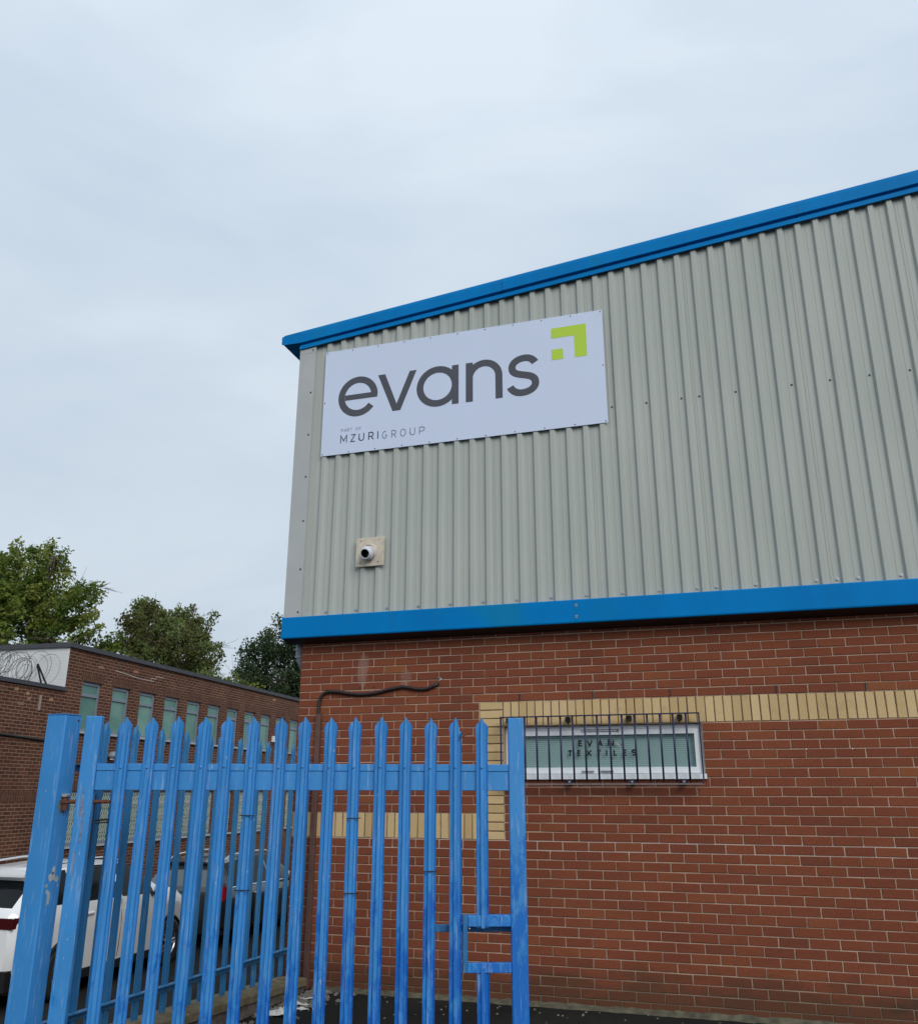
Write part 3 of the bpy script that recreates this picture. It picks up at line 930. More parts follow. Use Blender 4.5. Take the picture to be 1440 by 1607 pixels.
# ---- stroke lettering
def arc(cx, cz, r, a0, a1, n=24, rz=None):
    rz = rz or r
    return [(cx + r * math.cos(R(a0 + (a1 - a0) * i / n)), cz + rz * math.sin(R(a0 + (a1 - a0) * i / n))) for i in range(n + 1)]
GL = {   # unit cap letters, height 1
 'M': (0.9, [[(0.04, 0), (0.04, 1), (0.45, 0.28), (0.86, 1), (0.86, 0)]]),
 'Z': (0.72, [[(0.04, 0.95), (0.66, 0.95), (0.04, 0.05), (0.68, 0.05)]]),
 'U': (0.76, [[(0.05, 1), (0.05, 0.34)] + arc(0.38, 0.34, 0.33, 180, 360, 12, 0.30) + [(0.71, 1)]]),
 'R': (0.72, [[(0.05, 0), (0.05, 0.95), (0.40, 0.95)] + arc(0.40, 0.70, 0.26, 90, -90, 10, 0.25) + [(0.09, 0.45)], [(0.40, 0.42), (0.68, 0)]]),
 'I': (0.12, [[(0.06, 0), (0.06, 1)]]),
 'G': (0.76, [arc(0.38, 0.5, 0.33, 48, 330, 18, 0.46) + [(0.70, 0.46), (0.42, 0.46)]]),
 'O': (0.80, [arc(0.40, 0.5, 0.36, 0, 360, 22, 0.47)]),
 'P': (0.70, [[(0.05, 0), (0.05, 0.95), (0.40, 0.95)] + arc(0.40, 0.68, 0.27, 90, -90, 10, 0.27) + [(0.09, 0.41)]]),
 'A': (0.80, [[(0.03, 0), (0.40, 0.97), (0.77, 0)], [(0.20, 0.30), (0.60, 0.30)]]),
 'T': (0.66, [[(0.0, 0.95), (0.66, 0.95)], [(0.33, 0.89), (0.33, 0)]]),
 'F': (0.60, [[(0.05, 0), (0.05, 0.95), (0.58, 0.95)], [(0.10, 0.5), (0.50, 0.5)]]),
 'E': (0.60, [[(0.58, 0.05), (0.06, 0.05), (0.06, 0.95), (0.58, 0.95)], [(0.12, 0.5), (0.52, 0.5)]]),
 'V': (0.80, [[(0.03, 1), (0.40, 0.05), (0.77, 1)]]),
 'N': (0.76, [[(0.05, 0), (0.05, 0.96), (0.71, 0.04), (0.71, 1)]]),
 'X': (0.74, [[(0.03, 0), (0.71, 1)], [(0.03, 1), (0.71, 0)]]),
 'L': (0.56, [[(0.06, 1), (0.06, 0.05), (0.55, 0.05)]]),
 'S': (0.64, [arc(0.32, 0.72, 0.26, 35, 215, 12, 0.23) + [(0.32, 0.50)] + arc(0.32, 0.27, 0.27, 50, -145, 12, 0.22)]),
}
def glyph(name, ch, x, z, h, w, y, mat, parent, width=None):
    adv, strokes = GL[ch]
    sx = (width / adv) if width else h
    mm = M()
    for i, st in enumerate(strokes):
        pts = [(x + p[0] * sx, z + p[1] * h) for p in st]
        closed = False
        if ch == 'O': pts = pts[:-1]; closed = True
        mm.stroke(pts, w, y - 0.0004 * i, closed)
    return mm.obj(name, mat, parent)

# letters on the window glass (the last letter of the first word is torn off)
def wx_(c): return 2.667 + (c - 75) * 0.000903 - x0
for ch, c0, c1 in (('E', 178, 215), ('V', 262, 315), ('A', 375, 412), ('N', 470, 525)):
    glyph('letter', ch, wx_(c0), 2.073 - z0, 0.047, 0.0135, 0.0165, MAT['black'], WD, (c1 - c0) * 0.0009)
for ch, c0, c1 in (('T', 72, 110), ('E', 165, 195), ('X', 250, 303), ('T', 358, 394), ('I', 446, 456), ('L', 520, 550), ('E', 616, 644), ('S', 695, 735)):
    glyph('letter', ch, wx_(c0), 1.988 - z0, 0.047, 0.0135, 0.0165, MAT['black'], WD, (c1 - c0) * 0.0009)
m = M(); m.stroke([(wx_(560), 2.098 - z0), (wx_(572), 2.080 - z0), (wx_(590), 2.074 - z0)], 0.007, 0.0163); m.stroke([(wx_(535), 2.100 - z0), (wx_(550), 2.090 - z0)], 0.006, 0.0160)
m.obj('torn_letter', MAT['litter'], WD)
m = M(); m.stroke([(wx_(590), 2.082 - z0), (wx_(602), 2.079 - z0)], 0.010, 0.0155); m.obj('torn_letter', MAT['black'], WD)

# ================================================================== WINDOW GRILLE
GR = thing('window_grille', 'navy steel bar grille bolted over the small white window', 'grille', (2.09, -0.10, 1.74))
gx, gz = 1.735, 0.585
m = M(); m.box(-0.006, gx + 0.006, -0.016, 0.016, gz - 0.006, gz + 0.004); m.obj('top_rail', MAT['navy'], GR)
m = M(); m.box(-0.006, gx + 0.006, -0.004, 0.004, 0.002, 0.012); m.box(-0.006, gx + 0.006, 0.0045, 0.030, 0.002, 0.006); m.obj('bottom_rail', MAT['greymetal'], GR)
for xx in (0.0, gx):
    m = M(); m.box(xx - 0.006, xx + 0.006, -0.010, 0.010, 0.013, gz - 0.0065); m.obj('end_bar', MAT['navy'], GR)
barm = M(); barm.tube([(0, 0, 0.022), (0, 0, gz - 0.0065)], 0.0086, 10)
barme = barm.mesh('bar', MAT['navy'], True)
for i in range(1, 16):
    xx = 0.653 - 5 * 0.1082 + (i - 1) * 0.1082
    if xx < gx - 0.03:
        o = link('bar', barme, GR); o.location = (xx, -0.013 if i % 1 else 0.0, 0)
for xx in (0.06, 0.603, 1.142, 1.574):
    for zz, up_ in ((gz - 0.045, True), (0.005, False)):
        m = M(); m.box(xx - 0.021, xx + 0.021, 0.0315, 0.096, zz, zz + 0.038); br_ = m.obj('bracket', MAT['black'] if up_ else MAT['navy'], GR)
        mm = M(); mm.lathe([(0.009, 0.0312), (0.009, 0.024), (0.0001, 0.023)], 'y', 10, (xx, 0, zz + 0.02)); mm.obj('bolt', MAT['darkscrew'] if up_ else MAT['galv'], br_)

# ================================================================== SIGN
SG = thing('sign_board', 'large white sign panel reading evans, screwed to the grey cladding', 'sign', (0.180, -0.1655, 5.058))
SW, SH = 3.030, 1.228
m = M(); m.bbox(0, SW, -0.007, 0.0, 0, SH, 0.0012); m.obj('panel', MAT['sign'], SG)
FY = -0.0085
def S(x, z): return (x - 0.1835, z - 5.046)      # measured wall coordinates -> board
def SP(L): return [S(*p) for p in L]
wS = 0.0745
# e
m = M(); m.stroke(SP(arc(0.587, 5.690, 0.190, -2, 324, 48, 0.195)), wS, FY)
m.add([(*[S(0.437, 0)[0]], FY - 0.0004, S(0, 5.657)[1]), (S(0.8105, 0)[0], FY - 0.0004, S(0, 5.657)[1]), (S(0.8105, 0)[0], FY - 0.0004, S(0, 5.718)[1]), (S(0.437, 0)[0], FY - 0.0004, S(0, 5.718)[1])], [(0, 1, 2, 3)])
m.obj('letter', MAT['ink'], SG)
# v
m = M()
pv = SP([(0.813, 5.905), (0.988, 5.464), (1.075, 5.464), (1.249, 5.903), (1.172, 5.903), (1.031, 5.545), (0.894, 5.905)])
m.add([(p[0], FY, p[1]) for p in pv], [(0, 1, 5, 6), (1, 2, 5), (2, 3, 4, 5)]); m.obj('letter', MAT['ink'], SG)
# a
m = M(); pa = SP(arc(1.483, 5.678, 0.193, 0, 360, 56))[:-1]; m.stroke(pa, wS, FY, True)
a0, a1 = S(1.640, 5.453), S(1.712, 5.894); m.add([(a0[0], FY - 0.0004, a0[1]), (a1[0], FY - 0.0004, a0[1]), (a1[0], FY - 0.0004, a1[1]), (a0[0], FY - 0.0004, a1[1])], [(0, 1, 2, 3)])
m.obj('letter', MAT['ink'], SG)
# n
m = M()
m.stroke(SP([(2.1405, 5.451), (2.1405, 5.70)] + arc(1.984, 5.712, 0.1565, 4, 176, 28)), wS, FY)
a0, a1 = S(1.790, 5.453), S(1.865, 5.894); m.add([(a0[0], FY - 0.0004, a0[1]), (a1[0], FY - 0.0004, a0[1]), (a1[0], FY - 0.0004, a1[1]), (a0[0], FY - 0.0004, a1[1])], [(0, 1, 2, 3)])
m.obj('letter', MAT['ink'], SG)
# s
def bez(p0, p1, p2, p3, n=14):
    return [tuple((1 - t) ** 3 * a + 3 * (1 - t) ** 2 * t * b + 3 * (1 - t) * t * t * c + t ** 3 * d for a, b, c, d in zip(p0, p1, p2, p3)) for t in [i / n for i in range(n)]]
ps = bez((2.519, 5.797), (2.495, 5.838), (2.46, 5.861), (2.412, 5.861)) + bez((2.412, 5.861), (2.335, 5.861), (2.279, 5.82), (2.279, 5.765)) \
   + bez((2.279, 5.765), (2.279, 5.700), (2.335, 5.690), (2.40, 5.672)) + bez((2.40, 5.672), (2.465, 5.655), (2.518, 5.640), (2.518, 5.573)) \
   + bez((2.518, 5.573), (2.518, 5.515), (2.455, 5.478), (2.378, 5.478)) + bez((2.378, 5.478), (2.318, 5.478), (2.278, 5.510), (2.257, 5.556)) + [(2.257, 5.556)]
m = M(); m.stroke(SP(ps), wS, FY); m.obj('letter', MAT['ink'], SG)
# lime mark
m = M()
pl = SP([(2.692, 6.033), (2.692, 6.146), (3.045, 6.146), (3.045, 5.788), (2.924, 5.788), (2.924, 6.033)])
m.add([(p[0], FY, p[1]) for p in pl], [(0, 5, 2, 1), (5, 4, 3, 2)]); m.obj('logo_mark', MAT['lime'], SG)
m = M(); pl = SP([(2.690, 5.790), (2.807, 5.790), (2.807, 5.906), (2.690, 5.906)]); m.add([(p[0], FY, p[1]) for p in pl], [(0, 1, 2, 3)]); m.obj('logo_mark', MAT['lime'], SG)
# small lines
def sx_(c): return (0.406 + (c - 95) * 0.001007 if c < 520 else 0.834 + (c - 520) * 0.000977) - 0.1835
for ch, c0, c1 in (('M', 95, 168), ('Z', 210, 265), ('U', 303, 363), ('R', 412, 470), ('I', 512, 522)):
    glyph('letter', ch, sx_(c0), 5.171 - 5.046, 0.085, 0.0105, FY, MAT['navyink'], SG, sx_(c1) - sx_(c0))
for ch, c0, c1 in (('G', 565, 624), ('R', 672, 727), ('O', 772, 836), ('U', 880, 940), ('P', 985, 1047)):
    glyph('letter', ch, sx_(c0), 5.163 - 5.046, 0.083, 0.0085, FY, MAT['greyink'], SG, sx_(c1) - sx_(c0))
for ch, c0, c1 in (('P', 97, 122), ('A', 130, 160), ('R', 167, 192), ('T', 200, 228), ('O', 262, 290), ('F', 303, 327)):
    glyph('letter', ch, sx_(c0), 5.297 - 5.046, 0.034, 0.0046, FY, MAT['paleink'], SG, sx_(c1) - sx_(c0))
for i in range(11):
    for zz in (0.018, SH - 0.018):
        screw(0.02 + i * (SW - 0.04) / 10, -0.0072, zz, SG, SCRD).scale = (0.62, 0.7, 0.62)
for xx in (0.018, SW - 0.018):
    screw(xx, -0.0072, SH * 0.5, SG, SCRD).scale = (0.62, 0.7, 0.62)

# ================================================================== FLUE
FL = thing('boiler_flue', 'white round flue outlet with black opening on a stained cream square board', 'flue', (0.786, -0.165, 3.963))
m = M(); m.bbox(-0.150, 0.150, -0.024, 0.0, -0.148, 0.148, 0.003); pb = m.obj('backing_board', MAT['plate'], FL)
for sx in (-0.095, 0.095):
    for sz in (-0.11, 0.115):
        mm = M(); mm.lathe([(0.006, -0.0245), (0.006, -0.0265), (0.0001, -0.027)], 'y', 8, (sx, 0, sz)); mm.obj('screw', MAT['darkscrew'], pb)
def tilted(o):
    o.rotation_euler = (R(-12), 0, R(-4)); return o
m = M(); m.lathe([(0.078, -0.022), (0.080, -0.03), (0.072, -0.036), (0.066, -0.05)], 'y', 28); smooth_by_angle(m.obj('collar', MAT['plate'], FL))
m = M(); m.lathe([(0.062, -0.02), (0.063, -0.10), (0.066, -0.102), (0.066, -0.128), (0.058, -0.132), (0.052, -0.136), (0.052, -0.172), (0.049, -0.177), (0.041, -0.178), (0.040, -0.174)], 'y', 32)
pp = smooth_by_angle(m.obj('pipe', MAT['fluewhite'], FL), 40); pp.location = (0.004, 0, 0.004)
m = M(); m.lathe([(0.0405, -0.1745), (0.0405, -0.04), (0.0001, -0.04)], 'y', 28); oo = m.obj('opening', MAT['fluehole'], FL); oo.location = (0.004, 0, 0.004)
m = M(); m.lathe([(0.0632, -0.088), (0.0655, -0.090), (0.0655, -0.096), (0.0632, -0.098)], 'y', 28); rg = m.obj('seal_ring', MAT['blackrub'], FL); rg.location = (0.004, 0, 0.004)
for q in (pp, oo, rg):
    q.rotation_euler = (R(21), 0, R(-3)); q.scale = (1.08, 0.80, 1.08)

# ================================================================== CABLE + CONDUIT
cp = [(0.236, -0.018, 2.30), (0.230, -0.018, 2.42), (0.229, -0.018, 2.505), (0.240, -0.018, 2.565), (0.275, -0.018, 2.605), (0.33, -0.018, 2.622), (0.40, -0.018, 2.618), (0.464, -0.018, 2.610),
      (0.56, -0.018, 2.592), (0.66, -0.018, 2.582), (0.75, -0.018, 2.584), (0.838, -0.018, 2.594), (0.97, -0.018, 2.622), (1.10, -0.018, 2.641), (1.18, -0.018, 2.630), (1.244, -0.018, 2.616), (1.30, -0.018, 2.612), (1.35, -0.018, 2.615), (1.415, -0.018, 2.637), (1.462, -0.016, 2.664)]
CB = thing('wall_cable', 'thick black cable looping across the brick wall above the brown conduit', 'cable', (0, 0, 0))
m = M(); m.tube(cp, 0.0165, 10); o = m.obj('sheath', MAT['cable'], CB, True)
m = M(); m.tube([(1.460, -0.016, 2.663), (1.474, -0.014, 2.690), (1.490, -0.010, 2.705), (1.470, -0.006, 2.716), (1.43, 0.003, 2.722)], 0.004, 6); m.obj('bare_wire', MAT['steel'], CB, True)
m = M(); m.bbox(0.212, 0.262, -0.045, -0.003, 0.0, 2.405, 0.003)
tag(m.obj('conduit', MAT['brownpvc']), 'brown square conduit standing up the corner of the brick wall', 'conduit')

# ================================================================== PALISADE PALES
PROF = [(-0.0355, -0.013), (-0.0325, -0.007), (-0.0235, 0.0), (-0.0155, -0.002), (-0.0095, -0.020), (0.0095, -0.020), (0.0155, -0.002), (0.0235, 0.0), (0.0325, -0.007), (0.0355, -0.013)]
def pale_mesh(name, z0, z1, mat, head=True, cut_right=False):
    """W-section pale with a triple splayed point; front faces -y"""
    m = M(); T = 0.003
    if head:
        # height below tip for each profile point at the very top
        tipz = [0.066, 0.050, 0.033, 0.024, 0.000, 0.000, 0.024, 0.033, 0.050, 0.066]
        lev = [(z0, None), (z1 - 0.135, None), (z1 - 0.085, 1), (z1, 2)]
    else:
        lev = [(z0, None), (z1, None)]
    vs = []
    nP = len(PROF)
    for side in (0, 1):
        for li, (z, kd) in enumerate(lev):
            for i, (x, y) in enumerate(PROF):
                xx, yy, zz = x, y + side * T, z
                if kd == 1:
                    if i in (0, 1, 2, 7, 8, 9): xx = x * 1.10; yy -= 0.003
                    zz = z
                elif kd == 2:
                    zz = z1 - tipz[i]
                    if i in (4, 5): xx = x * 0.25
                    if i in (0, 1, 2): xx = x * 1.16; yy -= 0.006
                    if i in (7, 8, 9): xx = x * 1.16; yy -= 0.006
                    if cut_right and i >= 7: zz = z1 - 0.115; xx = min(xx, 0.02)
                vs.append((xx, yy, zz))
    nl = len(lev)
    fs = []
    def id_(s_, l, i): return s_ * nl * nP + l * nP + i
    for l in range(nl - 1):
        for i in range(nP - 1):
            fs.append((id_(0, l, i), id_(0, l, i + 1), id_(0, l + 1, i + 1), id_(0, l + 1, i)))
            fs.append((id_(1, l, i + 1), id_(1, l, i), id_(1, l + 1, i), id_(1, l + 1, i + 1)))
        for i, flip in ((0, 0), (nP - 1, 1)):
            q = (id_(0, l, i), id_(0, l + 1, i), id_(1, l + 1, i), id_(1, l, i))
            fs.append(q if not flip else q[::-1])
    for i in range(nP - 1):
        fs.append((id_(0, nl - 1, i), id_(0, nl - 1, i + 1), id_(1, nl - 1, i + 1), id_(1, nl - 1, i)))
        fs.append((id_(0, 0, i + 1), id_(0, 0, i), id_(1, 0, i), id_(1, 0, i + 1)))
    m.add(vs, fs)
    return m.mesh(name, mat)
def rivet_mesh(mat):
    mm = M(); mm.lathe([(0.0075, 0.0), (0.007, -0.004), (0.004, -0.0065), (0.0001, -0.007)], 'y', 10)
    return mm.mesh('rivet', mat, True)

# ================================================================== GATE
GT = thing('palisade_gate', 'tall blue steel palisade gate with spiked pales standing ajar in front of the brick wall', 'gate', (0.364, -3.35, 0.0), R(19.73))
GZ0 = 0.10
m = M(); m.bbox(-0.047, 0.049, -0.025, 0.025, GZ0, 2.123, 0.004); stL = m.obj('stile', MAT['gate'], GT)
m = M(); m.bbox(2.549, 2.645, -0.025, 0.025, GZ0, 2.122, 0.004); stR = m.obj('stile', MAT['gate'], GT)
m = M(); m.bbox(0.0495, 2.5485, -0.012, 0.030, 1.688, 1.800, 0.003); m.bbox(0.0495, 2.5485, -0.016, 0.029, 1.8005, 1.842, 0.003); m.obj('top_rail', MAT['gate'], GT)
m = M(); m.bbox(0.0495, 2.5485, -0.012, 0.030, 0.16, 0.27, 0.003); m.obj('bottom_rail', MAT['gate'], GT)
PX = [0.206, 0.352, 0.509, 0.673, 0.826, 0.977, 1.140, 1.294, 1.452, 1.610, 1.765, 1.916, 2.071, 2.223, 2.383]
PALE = pale_mesh('pale', GZ0, 2.119, MAT['gate'])
PALEC = pale_mesh('pale', GZ0, 2.119, MAT['gate'], True, True)
RIV = rivet_mesh(MAT['gate'])
for i, px in enumerate(PX):
    if i == 14:
        up_me = pale_mesh('pale', 0.925, 2.119, MAT['gate']); lo_me = pale_mesh('pale', GZ0, 0.715, MAT['gate'], False)
        for q, me in ((0, up_me), (1, lo_me)):
            o = link('pale', me, GT); o.location = (px, -0.0175, 0)
            if q == 0:
                r_ = link('rivet', RIV, o); r_.location = (-0.002, -0.0205, 1.822)
        continue
    o = link('pale', PALEC if i == 13 else PALE, GT)
    o.location = (px, -0.0175, 0)
    o.rotation_euler = (R(random.uniform(-0.15, 0.15)), R(random.uniform(-0.25, 0.25)), R(random.uniform(-2, 2)))
    o.location.z = random.uniform(-0.004, 0.004)
    r_ = link('rivet', RIV, o); r_.location = (-0.003, -0.0205, 1.822)
# lock box frame and slide bolt
m = M(); m.bbox(2.2935, 2.5485, -0.030, 0.004, 0.932, 0.992, 0.003); m.bbox(2.2935, 2.5485, 0.0045, 0.040, 0.986, 0.992, 0.002); m.obj('lock_frame_top', MAT['gate'], GT)
m = M(); m.bbox(2.2935, 2.5485, -0.030, 0.004, 0.690, 0.742, 0.003); m.obj('lock_frame_bottom', MAT['gate'], GT)
m = M(); m.bbox(2.266, 2.293, -0.028, 0.055, 0.690, 0.992, 0.002); m.obj('lock_frame_side', MAT['fence'], GT)
m = M(); m.bbox(2.085, 2.60, 0.058, 0.083, 0.893, 0.933, 0.003); sb = m.obj('slide_bolt', MAT['fence'], GT)
m = M(); m.bbox(2.200, 2.212, 0.05, 0.09, 0.852, 0.892, 0.002); m.obj('bolt_stop', MAT['black'], sb)
m = M(); m.lathe([(0.0065, 0.03), (0.0065, -0.02), (0.0001, -0.021)], 'y', 8, (2.306, 0.02, 0.918)); m.obj('bolt_pin', MAT['steel'], GT)
m = M(); m.bbox(0.0495, 0.0535, 0.02, 0.034, 1.30, 1.66, 0.001); m.obj('hinge_plate', MAT['black'], GT)
# hinge: rusty eye bolt on the post side, threaded rod through the stile
m = M(); m.tube([(0.05, 0.006, 1.622), (0.148, 0.006, 1.622)], 0.011, 8); m.obj('hinge_rod', MAT['rust'], GT)
m = M(); m.tube([(-0.115, 0.006, 1.622), (-0.048, 0.006, 1.622)], 0.012, 8); m.obj('hinge_eye', MAT['rust'], GT)
m = M(); m.lathe([(0.0001, 1.572), (0.017, 1.573), (0.017, 1.612), (0.025, 1.614), (0.025, 1.630), (0.017, 1.632), (0.017, 1.648)], 'z', 12, (-0.118, 0.004, 0)); hp = m.obj('hinge_pin', MAT['rust'], GT)
m = M(); m.lathe([(0.024, 1.648), (0.028, 1.652), (0.028, 1.664), (0.022, 1.668), (0.0001, 1.668)], 'z', 6, (-0.118, 0.004, 0)); m.obj('nut', MAT['steel'], hp)
m = M(); m.tube([(0.055, 0.05, 1.515), (0.145, 0.05, 1.521)], 0.006, 6); m.tube([(0.058, 0.05, 1.500), (0.15, 0.05, 1.506)], 0.004, 6); m.obj('latch_wire', MAT['black'], GT)
for cx, cz, ry, rz, sd_ in ((-0.005, 1.60, 0.016, 0.10, 31), (0.01, 1.44, 0.010, 0.09, 32), (-0.012, 1.28, 0.006, 0.08, 33)):
    rr_ = random.Random(sd_)
    pts = [(cx + ry * (0.45 + 0.8 * rr_.random()) * math.cos(2 * math.pi * i / 15), cz + rz * (0.45 + 0.8 * rr_.random()) * math.sin(2 * math.pi * i / 15)) for i in range(15)]
    m = M(); m.add([(a_, -0.0256, b_) for a_, b_ in pts], [tuple(range(15))]); m.obj('rub_mark', MAT['rub'], GT)
# cable ties
tie = M(); tie.box(-0.038, 0.038, -0.0245, -0.021, -0.003, 0.003); tie.box(-0.041, -0.0385, -0.0245, 0.01, -0.003, 0.003); tie.box(0.0385, 0.041, -0.0245, 0.01, -0.003, 0.003)
tieme = tie.mesh('cable_tie', MAT['black'])
for i, z in ((5, 1.545), (5, 1.133), (9, 1.53), (9, 1.115), (12, 1.233)):
    o = link('cable_tie', tieme, GT); o.location = (PX[i], -0.0175, z); o.rotation_euler = (0, R(random.uniform(-3, 3)), 0)
m = M(); m.tube([(2.243, -0.035, 1.995), (2.262, -0.045, 2.006), (2.305, -0.05, 2.026)], 0.0035, 6); m.obj('bent_wire', MAT['rust'], GT)

# ================================================================== GATE POST
GP = thing('gate_post', 'thick square blue steel gate post with flaked grey paint patches', 'post', (0.165, -3.385, 0.0))
h = 0.071
m = M(); m.bbox(-h, h, -h, h, 0.0, 2.128, 0.007); m.obj('shaft', MAT['gate'], GP)
m = M(); m.bbox(-h - 0.001, h + 0.001, -h - 0.001, h + 0.001, 2.1285, 2.134, 0.002); m.obj('cap', MAT['gate'], GP)
m = M(); m.lathe([(0.007, 0.0008), (0.0001, 0.0008)], 'x', 10, (h, 0.042, 2.098)); m.obj('drill_hole', MAT['black'], GP)
def chip(cy, cz, pts):
    mm = M(); n_ = len(pts)
    mm.add([(h + 0.0008, cy + a, cz + b) for a, b in pts], [tuple(range(n_))])
    mm.obj('paint_chip', MAT['primer'], GP)
def blob(ry, rz, seed, n_=13):
    rr = random.Random(seed)
    return [(ry * (0.6 + 0.6 * rr.random()) * math.cos(2 * math.pi * i / n_), rz * (0.6 + 0.6 * rr.random()) * math.sin(2 * math.pi * i / n_)) for i in range(n_)]
chip(-0.008, 1.205, blob(0.032, 0.026, 3)); chip(-0.004, 1.238, blob(0.014, 0.026, 5)); chip(0.030, 1.190, blob(0.018, 0.018, 6))
chip(-0.018, 1.095, blob(0.018, 0.045, 8)); chip(-0.045, 1.160, blob(0.013, 0.012, 9)); chip(-0.036, 1.128, blob(0.008, 0.014, 10)); chip(0.045, 1.155, blob(0.006, 0.012, 12))
m = M(); mmpts = blob(0.032, 0.055, 21); m.add([(h + 0.0007, -0.01 + a, 1.605 + b) for a, b in mmpts], [tuple(range(len(mmpts)))]); m.obj('worn_patch', plain('bare_grey_steel', (0.19, 0.20, 0.20), 0.7, 0.2, var=0.3, scale=40), GP)

# ================================================================== SIDE FENCE
SF = thing('palisade_fence', 'blue steel palisade fence running back behind the gate to the brick wall', 'fence', (0.13, -0.10, 0.0))
fy0, fy1 = -0.06, -3.16
def rail(z0a, z0b, name):
    m = M()
    def sec(y, z): return [(0.006, y, z), (0.050, y, z), (0.050, y, z - 0.006), (0.012, y, z - 0.006), (0.012, y, z - 0.045), (0.006, y, z - 0.045)]
    A = sec(fy0, z0a); B = sec(fy1, z0b); n_ = 6
    m.add(A + B, [(i, (i + 1) % n_, n_ + (i + 1) % n_, n_ + i) for i in range(n_)] + [tuple(range(n_ - 1, -1, -1)), tuple(range(n_, 2 * n_))])
    m.obj(name, MAT['fence'], SF)
rail(0.362, 0.412, 'bottom_rail'); rail(1.835, 1.845, 'top_rail')
SPALE = pale_mesh('pale', 0.0, 1.96, MAT['fence'])
yy = -0.20
i = 0
while yy > fy1 + 0.05:
    o = link('pale', SPALE, SF)
    o.location = (-0.018, yy, 0.145 + 0.012 * (-yy) * 0.6)
    o.rotation_euler = (0, R(random.uniform(-0.3, 0.3)), R(90))
    yy -= 0.155; i += 1
m = M(); m.bbox(-0.03, 0.055, -0.045, 0.055, 0.10, 2.0, 0.004); m.obj('post', MAT['fence'], SF)
m = M(); m.bbox(-0.03, 0.05, -1.62, -1.55, -0.02, 1.95, 0.004)
# ================================================================== LOW WALL
LW = thing('low_wall', 'low dark retaining wall with mossy concrete coping under the blue fence', 'wall', (0.0, 0.0, 0.0))
m = M()
m.add([(0.03, -0.12, PARKZ), (0.27, -0.12, PARKZ), (0.27, -3.25, PARKZ), (0.03, -3.25, PARKZ), (0.03, -0.12, 0.052), (0.27, -0.12, 0.052), (0.27, -3.25, 0.205), (0.03, -3.25, 0.205)],
      [(0, 3, 2, 1), (4, 5, 6, 7), (0, 1, 5, 4), (1, 2, 6, 5), (2, 3, 7, 6), (3, 0, 4, 7)])
m.obj('base', MAT['rubble'], LW)
ya = -0.12
k = 0
while ya > -3.2:
    yb = max(ya - 0.60, -3.25)
    def zc(y): return 0.053 + (-y - 0.12) * 0.0489
    m = M()
    t_ = 0.062 + random.uniform(-0.003, 0.003)
    j = random.uniform(-0.006, 0.006)
    a, b = ya - 0.004, yb + 0.004
    m.add([(0.0 + j, a, zc(a)), (0.30 + j, a, zc(a)), (0.30 + j, b, zc(b)), (0.0 + j, b, zc(b)),
           (0.0 + j, a, zc(a) + t_ - .01), (0.15 + j, a, zc(a) + t_ + .006), (0.292 + j, a, zc(a) + t_), (0.30 + j, a, zc(a) + t_ - 0.012),
           (0.0 + j, b, zc(b) + t_ - .01), (0.15 + j, b, zc(b) + t_ + .006), (0.292 + j, b, zc(b) + t_), (0.30 + j, b, zc(b) + t_ - 0.012)],
          [(0, 3, 2, 1), (4, 5, 9, 8), (5, 6, 10, 9), (6, 7, 11, 10), (7, 1, 2, 11), (0, 4, 8, 3), (0, 1, 7, 6, 5, 4), (3, 8, 9, 10, 11, 2)])
    m.obj('coping_stone', MAT['concrete'], LW)
    ya = yb

# ================================================================== LITTER + RUBBLE
def crumple(name, loc, sx, sy, hz, seed, mat, label, cat='litter', n_=7):
    rr = np.random.default_rng(seed)
    m = M(); vs = []; fs = []
    for i in range(n_):
        for j in range(n_):
            u_, v_ = i / (n_ - 1) - .5, j / (n_ - 1) - .5
            vs.append((u_ * sx + rr.normal(0, sx * .05), v_ * sy + rr.normal(0, sy * .05), 0.003 + abs(rr.normal(0, hz)) * (1 - 1.6 * max(abs(u_), abs(v_)) * 0.6)))
    for i in range(n_ - 1):
        for j in range(n_ - 1):
            if rr.random() > 0.06:
                fs.append((i * n_ + j, (i + 1) * n_ + j, (i + 1) * n_ + j + 1, i * n_ + j + 1))
    m.add(vs, fs)
    o = m.obj(name, mat)
    o.location = loc
    o.rotation_euler = (0, 0, rr.uniform(0, 3))
    return tag(o, label, cat)
crumple('plastic_scrap', (0.44, -0.95, 0.0), 0.28, 0.14, 0.030, 1, MAT['litter'], 'largest crumpled white plastic scrap lying beside the low wall coping')
crumple('plastic_scrap', (0.47, -0.60, 0.0), 0.20, 0.05, 0.018, 2, MAT['litter'], 'narrow white plastic strip lying on the asphalt between wall and larger scrap')
crumple('plastic_scrap', (0.50, -0.74, 0.0), 0.24, 0.04, 0.014, 3, MAT['litter'], 'thin torn white strip nearest the larger plastic scrap')
m = M(); m.tube([(0.36, -0.40, 0.012), (0.40, -0.43, 0.016), (0.44, -0.42, 0.012), (0.49, -0.38, 0.018), (0.52, -0.34, 0.012)], 0.006, 6)
tag(m.obj('white_wire', MAT['litter'], None, True), 'short white wire curling on the ground by the conduit foot', 'wire')
m = M(); m.tube([(0.19, -0.20, 0.52), (0.175, -0.23, 0.40), (0.17, -0.22, 0.30), (0.19, -0.21, 0.24)], 0.005, 6)
tag(m.obj('loose_string', MAT['litter'], None, True), 'loose white string hanging from the far end of the blue fence', 'string')
m = M(); rr = np.random.default_rng(5)
m.tint = None
